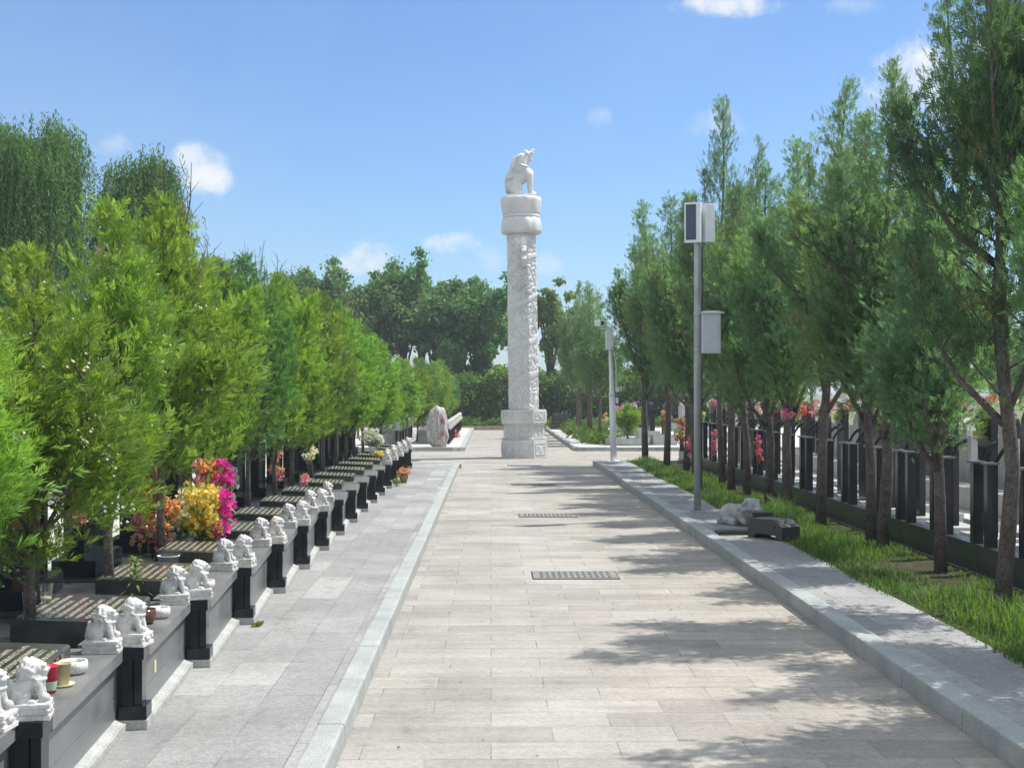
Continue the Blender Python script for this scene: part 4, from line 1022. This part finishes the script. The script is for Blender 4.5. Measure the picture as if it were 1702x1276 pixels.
    prof = [(-0.40, 4.74), (-0.40, 5.05), (-0.66, 5.05), (-0.80, 4.98), (-0.93, 5.04), (-0.95, 5.16), (-0.86, 5.20), (-0.84, 5.34), (-0.70, 5.36), (-0.40, 5.30)]
    cbm = BM(); cbm.prism([(-0.39, 4.76), (-0.72, 4.74), (-0.86, 4.80), (-0.92, 4.92), (-0.84, 5.02), (-0.88, 5.12), (-0.80, 5.24), (-0.66, 5.27), (-0.39, 5.25)], 0.0, 0.12, 'X')
    bo = obj('cloud_board', cbm.mesh('cloud_board', MAT['columnstone']), t, loc=(-0.02, 0, 0))
    q = BM(); q.box((0.045, -0.78, 5.38), (0.11, 0.10, 0.15), bevel=0.006)
    obj('white_block', q.mesh('white_block', MAT['whitepaint']), bo)
    return t
make_column()
def make_beast():
    b = BM()
    b.span((-0.36, -0.26, -0.02), (0.36, 0.26, 0.06))
    b.ball((-0.17, 0, 0.29), (0.19, 0.20, 0.23)); b.cone((-0.15, 0, 0.36), (0.11, 0, 0.60), 0.175, 0.16, 16); b.ball((0.18, 0, 0.58), (0.14, 0.16, 0.17))
    for s in (-1, 1):
        b.ball((-0.15, s * 0.15, 0.24), (0.19, 0.09, 0.19)); b.ball((0.0 - 0.06, s * 0.19, 0.09), (0.12, 0.06, 0.05))
        b.cone((0.21, s * 0.11, 0.55), (0.235, s * 0.12, 0.28), 0.095, 0.07); b.cone((0.235, s * 0.12, 0.28), (0.25, s * 0.12, 0.10), 0.07, 0.06); b.ball((0.29, s * 0.12, 0.085), (0.10, 0.07, 0.05))
        b.cone((0.0, s * 0.11, 1.04), (-0.12, s * 0.15, 1.00), 0.045, 0.02)
        b.ball((0.14, s * 0.09, 1.10), (0.045, 0.035, 0.04))
    b.cone((0.0, 0, 0.68), (0.02, 0, 0.92), 0.19, 0.165, 16); b.ball((0.04, 0, 0.98), (0.17, 0.15, 0.14))
    b.cone((0.12, 0, 1.03), (0.27, 0, 1.12), 0.10, 0.065); b.cone((0.25, 0, 1.12), (0.31, 0, 1.19), 0.06, 0.04); b.cone((0.12, 0, 0.88), (0.25, 0, 0.96), 0.07, 0.045); b.ball((0.12, 0, 1.15), (0.07, 0.06, 0.05))
    b.cone((-0.20, 0, 0.34), (-0.11, 0, 0.78), 0.155, 0.145, 16)
    rr = random.Random(4)
    for i in range(90):                                  # mane locks down the back of the neck
        f = i / 69; a = rr.uniform(1.9, 4.4); zc = 1.02 - 0.42 * f; x0 = -0.03 - 0.10 * f
        d = Vector((math.cos(a), math.sin(a), 0)); p = Vector((x0, 0, zc)) + d * (0.15 + 0.03 * f)
        b.cone(p, p + d * 0.022 + Vector((-0.012, 0, -0.07)), 0.026, 0.012, 8)
    b.cone((-0.34, 0, 0.15), (-0.37, 0, 0.42), 0.06, 0.045); b.cone((-0.37, 0, 0.42), (-0.33, 0, 0.60), 0.05, 0.03)
    for s in (-1, 1):                                   # collar
        b.cone((0.19, s * 0.14, 0.74), (-0.02, s * 0.20, 0.80), 0.02, 0.02, 8)
    return sculpt(b, 'beast_body', MAT['columnstone'], 0.011, 1)
bs = thing('beast_statue', 'seated stone beast looking up, perched on top of the carved column', 'statue', (0.755, 34.85, 6.55), 0)
obj('beast_body', make_beast(), bs)

# ------------------------------------------------------------------ boulder with red characters
b = BM(); bmesh.ops.create_icosphere(b.bm, subdivisions=5, radius=1.0)
for v in b.bm.verts:
    p = v.co.copy(); z = p.z
    wx = 0.285 * (1.0 - 0.10 * max(0, z) ** 2 - 0.12 * min(0, z)); s = (abs(p.x) ** 2 + abs(p.y) ** 2) ** 0.5
    q = Vector((p.x * wx * (1 + 0.75 * (1 - s)), p.y * 0.24 * (1 + 0.45 * (1 - s)), 0.55 + z * 0.60))
    q.x += -0.03 + 0.03 * (z - 0.2) ** 2
    n_ = noise.fractal(Vector((p.x * 2.2, p.y * 2.2, p.z * 1.1)), 1.0, 2.0, 5) * 0.030 + 0.014 * math.sin(p.x * 11 + p.z * 3)
    v.co = q + p.normalized() * n_
    v.co.z = max(v.co.z, 0.0)
for f_ in b.bm.faces: f_.smooth = True
bo = thing('engraved_boulder', 'upright streaked grey boulder carved with two red characters', 'boulder', (-1.48, 39.15, 0.096), R(4))
obj('rock', b.mesh('rock', MAT['boulder']), bo)
for ch, z in (('感', 0.72), ('恩', 0.36)):
    cu = bpy.data.curves.new('character', 'FONT'); cu.body = ch; cu.size = 0.165; cu.extrude = 0.012; cu.align_x = 'CENTER'; cu.align_y = 'CENTER'
    tmp = bpy.data.objects.new('tmp', cu); COL.objects.link(tmp)
    me = bpy.data.meshes.new_from_object(tmp.evaluated_get(bpy.context.evaluated_depsgraph_get())); bpy.data.objects.remove(tmp)
    me.materials.clear(); me.materials.append(MAT['redpaint'])
    obj('character', me, bo, loc=(0.10, -0.285 if z < 0.5 else -0.262, z), rot=(R(90), 0, 0))

# ------------------------------------------------------------------ poles
t = thing('solar_pole', 'galvanised steel pole carrying a solar panel, white box and grey cabinet', 'pole', (2.70, 18.05, 0.098))
obj('shaft', BM().tube([(0, 0, 0), (0, 0, 3.55), (0, 0, 3.98)], [0.049, 0.047, 0.04], 16).mesh('shaft', MAT['galv']), t)
bp = BM(); bp.box((0, 0, 0.006), (0.2, 0.2, 0.012), bevel=0.002)
for sx in (-1, 1):
    for sy in (-1, 1): bp.lathe([(0.010, 0.012), (0.010, 0.03), (0.004, 0.032)], 6, c=(sx * 0.075, sy * 0.075, 0))
obj('base_plate', bp.mesh('base_plate', MAT['galv']), t)
Rp = Matrix.Rotation(R(-22), 3, 'Z')
pb = BM(); pb.box((-0.075, -0.115, 3.76), (0.215, 0.07, 0.52), rot=Rp, bevel=0.006)
pa = obj('panel_box', pb.mesh('panel_box', MAT['whitepaint']), t)
q = BM(); q.box(Vector((-0.075, -0.115, 3.765)) + Rp @ Vector((-0.018, -0.036, 0)), (0.135, 0.006, 0.46), rot=Rp)
obj('dark_panel', q.mesh('dark_panel', MAT['solar']), pa)
Rs = Matrix.Rotation(R(20), 3, 'Z')
q = BM(); q.box((0.125, -0.03, 3.76), (0.13, 0.17, 0.50), rot=Rs, bevel=0.008)
obj('white_box', q.mesh('white_box', MAT['whitepaint']), t)
q = BM(); q.box((0.05, -0.02, 3.62), (0.16, 0.03, 0.03)); q.box((0.05, -0.02, 3.90), (0.16, 0.03, 0.03))
obj('bracket', q.mesh('bracket', MAT['galv']), t)
q = BM(); q.box((0.165, -0.02, 2.325), (0.245, 0.18, 0.52), bevel=0.01)
cb = obj('cabinet', q.mesh('cabinet', MAT['greypaint']), t)
q = BM()
q.prism([(0.03, 2.586), (0.32, 2.586), (0.335, 2.594), (0.27, 2.612), (0.165, 2.618), (0.06, 2.612)], -0.135, 0.085, 'Y')
obj('lid', q.mesh('lid', MAT['whitepaint']), cb)
q = BM(); q.box((0.165, -0.1115, 2.325), (0.205, 0.004, 0.46), bevel=0.0015); q.box((0.25, -0.118, 2.33), (0.014, 0.012, 0.06), bevel=0.003)
for z in (2.16, 2.49): q.box((0.075, -0.116, z), (0.014, 0.010, 0.045), bevel=0.002)
obj('door', q.mesh('door', MAT['greypaint']), cb)
q = BM(); q.tube([(0.055, -0.03, 2.62), (0.062, -0.03, 2.9), (0.056, -0.02, 3.3), (0.07, -0.03, 3.52)], 0.008, 6); q.tube([(0.10, -0.03, 2.065), (0.09, -0.03, 1.98), (0.052, -0.03, 1.9), (0.052, -0.03, 0.3)], 0.007, 6)
obj('cable', q.mesh('cable', MAT['blackmetal']), t)
q = BM()
for z in (2.10, 2.56): q.lathe([(0.05, z), (0.053, z), (0.053, z + 0.02), (0.05, z + 0.02)], 18)
obj('strap', q.mesh('strap', MAT['galv']), t)

t = thing('camera_pole', 'slim white two-stage pole with a security camera, by the end of the right kerb', 'pole', (2.74, 30.85, 0.10), 0)
t.rotation_euler = (0, R(-1.6), 0)
q = BM(); q.tube([(0, 0, 0), (0, 0, 1.48)], [0.074, 0.064], 16); q.tube([(0, 0, 1.48), (0, 0, 1.53), (0, 0, 1.54), (0, 0, 2.92)], [0.068, 0.066, 0.050, 0.043], 16)
obj('shaft', q.mesh('shaft', MAT['whitepaint']), t)
q = BM(); q.box((0, 0, 0.008), (0.28, 0.28, 0.016), bevel=0.003)
obj('base_plate', q.mesh('base_plate', MAT['whitepaint']), t)
q = BM(); q.box((-0.03, -0.10, 2.72), (0.17, 0.13, 0.44), bevel=0.01)
obj('equipment_box', q.mesh('equipment_box', MAT['whitepaint']), t)
q = BM(); q.box((-0.10, -0.02, 2.97), (0.26, 0.03, 0.03)); q.tube([(-0.2, -0.02, 2.97), (-0.2, -0.04, 3.04)], 0.015, 8)
obj('bracket', q.mesh('bracket', MAT['whitepaint']), t)
cm = BM(); cm.box((-0.24, -0.10, 3.09), (0.15, 0.26, 0.13), rot=Matrix.Rotation(R(-25), 3, 'Z'), bevel=0.02); 
cmo = obj('security_camera', cm.mesh('security_camera', MAT['whitepaint']), t)
q = BM(); q.lathe([(0.04, 0), (0.05, 0.01), (0.05, 0.02), (0.02, 0.022)], 16)
lo = obj('lens', q.mesh('lens', MAT['dark']), cmo, loc=(-0.187, -0.215, 3.09), rot=(R(90), 0, R(-25)))
q = BM(); q.tube([(0.05, -0.05, 2.6), (0.11, -0.05, 2.1), (0.095, -0.05, 1.7), (0.10, -0.06, 1.55)], 0.012, 8); q.box((0.115, -0.06, 1.60), (0.07, 0.06, 0.10), bevel=0.006); q.box((0.105, -0.07, 1.36), (0.06, 0.06, 0.12), bevel=0.006)
obj('cable', q.mesh('cable', MAT['whitepaint']), t)

# ------------------------------------------------------------------ dumped stones by the right sidewalk
LG = BM()
LG.cone((0, 0, 0.13), (0.26, 0, 0.16), 0.11, 0.12, 14); LG.ball((0.30, 0, 0.18), (0.12, 0.12, 0.13)); LG.ball((-0.04, 0, 0.13), (0.14, 0.13, 0.13))
LG.ball((0.40, 0, 0.23), (0.10, 0.10, 0.10)); LG.ball((0.48, 0, 0.20), (0.06, 0.07, 0.05)); LG.ball((0.36, 0, 0.30), (0.07, 0.09, 0.05))
for s in (-1, 1):
    LG.cone((0.24, s * 0.08, 0.14), (0.36, s * 0.10, 0.05), 0.05, 0.035); LG.cone((-0.06, s * 0.09, 0.12), (0.02, s * 0.12, 0.05), 0.07, 0.04); LG.ball((0.38, s * 0.09, 0.30), (0.03, 0.025, 0.04))
rr = random.Random(9)
for i in range(30):
    a = rr.uniform(0, 6.28); p = Vector((0.31 + rr.uniform(-.05, .05), 0.12 * math.cos(a), 0.20 + 0.12 * math.sin(a))); LG.ball(p, rr.uniform(.022, .034), 8)
LG.box((0.0, 0.0, 0.035), (0.34, 0.24, 0.07))
t = thing('stone_lion', 'weathered grey stone lion dumped on its plinth beside black blocks', 'lion statue', (2.86, 16.35, 0.10), R(-62), None, 0.95)
obj('lion_body', sculpt(LG, 'lion_body', MAT['greystone'], 0.011, 2), t)
q = BM(); q.box((0, 0, 0.07), (0.20, 0.24, 0.14), bevel=0.004); q.box((0, 0, 0.185), (0.24, 0.28, 0.07), bevel=0.006)
tag(obj('stone_block', q.mesh('stone_block', MAT['blackdull']), loc=(3.02, 15.55, 0.098), rot=(0, 0, R(6))), 'black stepped block behind the flat slab, next to the dumped lion', 'stone block')
q = BM(); q.box((0, 0, 0.022), (0.46, 0.20, 0.044), bevel=0.003)
tag(obj('stone_slab', q.mesh('stone_slab', MAT['blackdull']), loc=(2.71, 15.2, 0.098), rot=(0, 0, R(4))), 'flat black slab lying on the right sidewalk', 'stone slab')
q = BM(); q.prism([(-0.26, 0.0), (-0.26, 0.16), (-0.20, 0.21), (0.14, 0.21), (0.26, 0.14), (0.26, 0.0), (0.18, 0.0), (0.16, 0.05), (-0.14, 0.05), (-0.17, 0.0)], -0.13, 0.13, 'Y')
for s in (-1, 1): q.box((0, s * 0.134, 0.13), (0.30, 0.012, 0.05), bevel=0.003)
q.box((-0.262, 0, 0.09), (0.03, 0.24, 0.07), bevel=0.006)
tag(obj('carved_block', q.mesh('carved_block', MAT['blackdull']), loc=(3.02, 14.75, 0.10), rot=(0, 0, R(-58))), 'dark carved granite block with small feet, nearest of the dumped stones', 'stone block')

# ------------------------------------------------------------------ right hand graves
def arch(w, h, n=10):
    return [(-w / 2, 0), (w / 2, 0)] + [(w / 2 * math.cos(a), h - w * .42 + w * .42 * math.sin(a)) for a in [i * math.pi / n for i in range(n + 1)]]
def make_grave(label):
    t = thing('grave', label, 'grave', (4.36, 0, 0.06), 0, 'black graves in the right front row')
    w = BM(); w.span((-0.06, -0.573, 0.0), (0.10, 0.573, 0.075), bevel=0.003); w.span((-0.05, -0.572, 0.077), (0.09, 0.572, 0.25), bevel=0.003)
    obj('back_wall', w.mesh('back_wall', MAT['blackdull']), t)
    for s in (-1, 1):
        p = BM(); p.span((-0.05, s * 0.4 - 0.046, 0.25), (0.04, s * 0.4 + 0.046, 0.97), bevel=0.003)
        po = obj('pillar', p.mesh('pillar', MAT['blackpolish']), t)
        q = BM(); q.span((-0.075, s * 0.4 - 0.062, 0.97), (0.055, s * 0.4 + 0.062, 0.99), bevel=0.002)
        obj('pillar_cap', q.mesh('pillar_cap', MAT['coping']), po)
        a = BM()
        cv = [(0.56 - 0.46 * math.sin(u / 10 * math.pi / 2), 0.985 + 0.30 * (1 - u / 10) ** 0.6 * 1.0) for u in range(11)]
        cv = [(0.03 + 0.15 * u / 10, 0.99 + 0.17 * math.sin(u / 10 * math.pi / 2)) for u in range(11)]
        a.prism([(x_, z_ - 0.04) for x_, z_ in cv] + [(x_, z_) for x_, z_ in cv[::-1]], s * 0.4 - 0.02, s * 0.4 + 0.02, 'Y')
        sc = obj('scroll_arm', a.mesh('scroll_arm', MAT['blackpolish']), t)
    st = BM(); st.prism([(y, 0.05 + z) for (y, z) in arch(0.38, 1.40)], 0.62, 0.69, 'X')
    obj('headstone', st.mesh('headstone', MAT['blackpolish']), t)
    b = BM(); b.span((0.105, -0.56, 0.0), (1.15, 0.56, 0.05), bevel=0.003); b.span((0.50, -0.40, 0.05), (0.86, 0.40, 0.16), bevel=0.004); b.span((0.9, -0.3, 0.05), (1.1, 0.3, 0.20), bevel=0.004)
    obj('plinth', b.mesh('plinth', MAT['plinth']), t)
    return t
g0 = None
for i in range(20):
    y = 9.30 + i * 1.15
    lab = 'black grave seen from behind, %s along the right grass strip' % ORD[i]
    o = make_grave(lab) if g0 is None else copy_tree(g0)
    if g0 is None: g0 = o
    o['label'] = lab; o.location = (4.36, y, 0.06)
def simple_grave(mat):
    t = thing('headstone', 'x', 'headstone', (0, 0, 0), 0)
    b = BM(); b.span((-0.45, -0.60, 0), (0.25, 0.60, 0.30), bevel=0.006)
    obj('base', b.mesh('base', MAT['plinth']), t)
    s = BM(); s.prism([(y, 0.30 + z) for (y, z) in arch(0.60, 0.92)], -0.07, 0.07, 'X')
    obj('tablet', s.mesh('tablet', MAT[mat]), t)
    p = BM()
    for q in (-1, 1): p.span((-0.08, q * 0.44 - 0.06, 0.30), (0.08, q * 0.44 + 0.06, 0.98), bevel=0.004)
    obj('side_pillars', p.mesh('side_pillars', MAT[mat]), t)
    return t
SG = [simple_grave('blackpolish'), simple_grave('plinth')]
first = [True, True]
RN = {0: ('second', 6.9), 1: ('third', 9.4), 2: ('fourth', 11.9)}
for r_, (rn, X) in RN.items():
    n = 0; y = X / 0.40
    while y < 31 and n < 12:
        k_ = 0 if (r_ + n * 2) % 5 in (0, 1, 3) else 1
        o = SG[k_] if first[k_] else copy_tree(SG[k_]); first[k_] = False
        o.location = (X, y, 0.058); o['group'] = 'headstones deeper in the right graves'
        o['label'] = '%s headstone, %s from the near end of the %s row on the right' % (('polished black', 'pale grey')[k_], ORD[n], rn)
        y += 1.41; n += 1
for n in range(8):
    o = copy_tree(SG[n % 2]); o.location = (5.2 + (n % 2) * 2.4, 41 + n * 2.0, 0.092); o['group'] = 'headstones beyond the crossing'
    o['label'] = '%s headstone, %s of those right of the path beyond the crossing' % (('polished black', 'pale grey')[n % 2], ORD[n])
# flowers of the right graves: (px, py, depth, half sizes, colours, label)
FL = [(1131, 712, 28.5, (.14, .10, .30, .0), ['p_pink', 'p_pink', 'p_red', 'p_lime'], 'cascade of pink and red blooms at the far end of the right front row', 26, .065),
      (1193, 672, 26, (.12, .1, .10, .0), ['p_magenta', 'p_pink', 'p_violet'], 'magenta blooms tied to a headstone behind the steel pole', 12, .06),
      (1188, 735, 26, (.04, .05, .28, .0), ['p_magenta', 'p_pink'], 'thin trailing magenta garland below the magenta blooms', 12, .05),
      (1164, 690, 27, (.10, .1, .12, .0), ['p_lime', 'p_cream'], 'lime and cream bunch close to the steel pole', 10, .06),
      (1262, 685, 23, (.09, .08, .12, .0), ['p_pink', 'p_white'], 'pale pink and white bunch on a headstone, right of the pole', 11, .055),
      (1262, 745, 21, (.05, .05, .20, .0), ['p_pink', 'p_red', 'p_magenta'], 'pink trailing garland hanging low between pillars', 12, .05),
      (1297, 672, 22, (.12, .1, .07, .0), ['p_pink', 'p_white'], 'soft pink bunch above an arched headstone', 9, .06),
      (1328, 678, 20, (.13, .1, .10, .0), ['p_peach', 'p_pink', 'p_red'], 'peach and coral bunch over an arched headstone', 15, .06),
      (1380, 680, 17.5, (.08, .08, .12, .0), ['p_red', 'p_pink', 'p_cream'], 'red and pink bunch beside a thick trunk', 14, .05),
      (1650, 668, 14.0, (.08, .07, .06, .0), ['p_pink', 'p_red'], 'coral blooms behind the nearest right trunk', 8, .045),
      (1690, 662, 14.5, (.05, .06, .06, .0), ['p_cream', 'p_peach'], 'cream blooms at the far right beyond the nearest trunk', 6, .045),
      (1236, 676, 27, (.12, .1, .12, .0), ['p_white', 'p_cream', 'p_pink'], 'white and cream blooms among the farther pillars left of the pale pink bunch', 11, .06),
      (1222, 700, 25, (.06, .06, .16, .0), ['p_lime', 'p_white'], 'small lime and white garland between two thin trunks', 9, .05),
      (1108, 690, 30, (.10, .1, .18, .0), ['p_red', 'p_peach'], 'red and peach blooms at the last trunk of the strip', 12, .065),
      (1148, 740, 27, (.06, .06, .20, .0), ['p_pink', 'p_magenta'], 'low pink garland just left of the steel pole', 11, .055),
      (1310, 690, 16.5, (.06, .07, .07, .0), ['p_magenta', 'p_pink'], 'magenta bunch close above a pillar cap', 9, .045),
      (1352, 672, 19, (.12, .1, .06, .0), ['p_pink', 'p_white', 'p_pink'], 'row of light pink blooms between the coral and red bunches', 10, .055),
      (1420, 672, 17, (.09, .1, .06, .0), ['p_white', 'p_peach'], 'white and peach blooms under low branches', 9, .05),
      (1470, 690, 15, (.07, .07, .07, .0), ['p_cream', 'p_lime'], 'cream bunch hidden by low twigs', 8, .045),
      (1550, 690, 14, (.06, .07, .06, .0), ['p_lime', 'p_cream'], 'lime and cream twig bunch above a pillar pair', 7, .04),
      (1610, 664, 15.5, (.10, .1, .05, .0), ['p_white', 'p_white', 'p_pink'], 'white blooms behind an arched dark headstone', 9, .05),
      (1028, 680, 44, (.22, .15, .14, .0), ['p_violet', 'p_pink', 'p_red'], 'violet and pink blooms behind the camera pole', 14, .09),
      (1050, 675, 46, (.18, .15, .10, .0), ['p_white', 'p_pink'], 'white and pink blooms behind the round shrub', 9, .09),
      (1005, 700, 43, (.10, .10, .30, .0), ['p_cream', 'p_peach', 'p_lime'], 'cream and peach garland in front of the dark cypress clump', 14, .07),
      (757, 722, 47, (.13, .12, .16, .0), ['p_red', 'p_pink'], 'red blooms by the left kerb beyond the boulder', 14, .07)]
for i, (px, py, Y, sh, cs, lab, n, rb) in enumerate(FL):
    X = (px - 816) / 2300 * Y; Z = 1.67 - (py - 650) / 2300 * Y - sh[2]
    bouquet('flower_bouquet', lab, (X, Y, Z), sh, cs, n, rb, 200 + i, group='artificial flowers on the far graves')

rr = random.Random(404)
PAL = [(['p_pink', 'p_white'], 'pale pink'), (['p_peach', 'p_pink'], 'peach'), (['p_magenta', 'p_pink'], 'magenta'), (['p_cream', 'p_lime', 'p_white'], 'cream and lime'), (['p_red', 'p_pink', 'p_peach'], 'coral')]
for i in range(4, 20):
    cs, nm = PAL[(i * 7) % 5]; w = rr.uniform(.10, .16)
    bouquet('flower_bouquet', '%s blooms on the %s headstone of the right front row' % (nm, ORD[i]), (5.0, 9.30 + i * 1.15 + rr.uniform(-.1, .1), 1.22 + rr.uniform(-.06, .05)), (w, w, rr.uniform(.09, .15), .0), cs, rr.randint(13, 20), .055, 300 + i, group='artificial flowers on the far graves')

# tombs beyond the crossing on the left, with white lions
def low_tomb(): 
    t = thing('tomb', 'x', 'tomb', (0, 0, 0), 0, 'low tombs beyond the crossing')
    b = BM(); b.span((-0.9, 0, 0), (0, 1.35, 0.36), bevel=0.006)
    obj('base', b.mesh('base', MAT['greywall']), t)
    b = BM(); b.span((-0.93, -0.02, 0.36), (0.03, 1.37, 0.42), bevel=0.006)
    obj('coping', b.mesh('coping', MAT['coping']), t)
    b = BM(); b.span((-0.02, -0.1, 0), (0.06, -0.021, 0.44), bevel=0.003)
    obj('post', b.mesh('post', MAT['blackpolish']), t)
    return t
lt = low_tomb(); nf = True
for i in range(12):
    o = lt if nf else copy_tree(lt); nf = False
    o.location = (-1.28, 41.3 + i * 1.42, 0.096)
    o['label'] = 'low grey tomb beside the path beyond the boulder, %s of the far left row' % ORD[i]
    lion((-1.30, 41.3 + i * 1.42 + 0.1, 0.517), 0, i % 2, 'small white lion on the near end of the %s tomb beyond the boulder' % ORD[i], 1.25, 'white lions beyond the boulder')
    lion((-1.30, 41.3 + i * 1.42 + 1.2, 0.517), 0, (i + 1) % 2, 'small white lion on the far end of the %s tomb beyond the boulder' % ORD[i], 1.25, 'white lions beyond the boulder')
for i in range(6):
    o = copy_tree(lt); o.location = (-2.75, 40.2 + i * 1.42, 0.096); o.rotation_euler = (0, 0, 0)
    o['label'] = 'low grey tomb behind the boulder, %s of the inner far row' % ORD[i]
    lion((-2.77, 40.2 + i * 1.42 + 0.6, 0.517), 0, i % 2, 'small white lion on the %s tomb of the inner far row' % ORD[i], 1.2, 'white lions behind the boulder')

# heap of things near the end of the path
rr = random.Random(77)
q = BM()
for i in range(3): q.box((0, 0, 0.12 + i * 0.21), (1.0 - 0.12 * i, 0.7, 0.2), rz=R(rr.uniform(-8, 8)), bevel=0.02)
tag(obj('stone_stack', q.mesh('stone_stack', MAT['blackdull']), loc=(2.95, 57.6, 0.09)), 'stack of dark stone slabs at the far right corner of the path', 'stone stack')
b = BM(); bmesh.ops.create_icosphere(b.bm, subdivisions=4, radius=1.0)
for v in b.bm.verts:
    p = v.co.copy(); v.co = Vector((p.x * 0.42, p.y * 0.3, max(0, 0.2 + p.z * 0.28))) * (1 + 0.28 * noise.fractal(p * 2.4, 1.0, 2.0, 4))
for f_ in b.bm.faces: f_.smooth = True
tag(obj('plastic_sheet', b.mesh('plastic_sheet', MAT['bluebag']), loc=(-2.6, 60.3, 0.0)), 'crumpled bluish sheet lying in the planting left of the column', 'sheet')

# ------------------------------------------------------------------ summer haze: one even body of air around everything
t = NT('summer_haze')
pv = t.n('ShaderNodeVolumePrincipled', {'Color': (0.86, 0.93, 1.0, 1), 'Density': 0.0010, 'Anisotropy': 0.2})
t.t.links.new(pv.outputs[0], t.n('ShaderNodeOutputMaterial').inputs['Volume'])
t.m.use_nodes = True
tag(obj('haze', BM().span((-3050, -450, -1.05), (3050, 5050, 11.0)).mesh('haze', t.m)), kind='stuff')
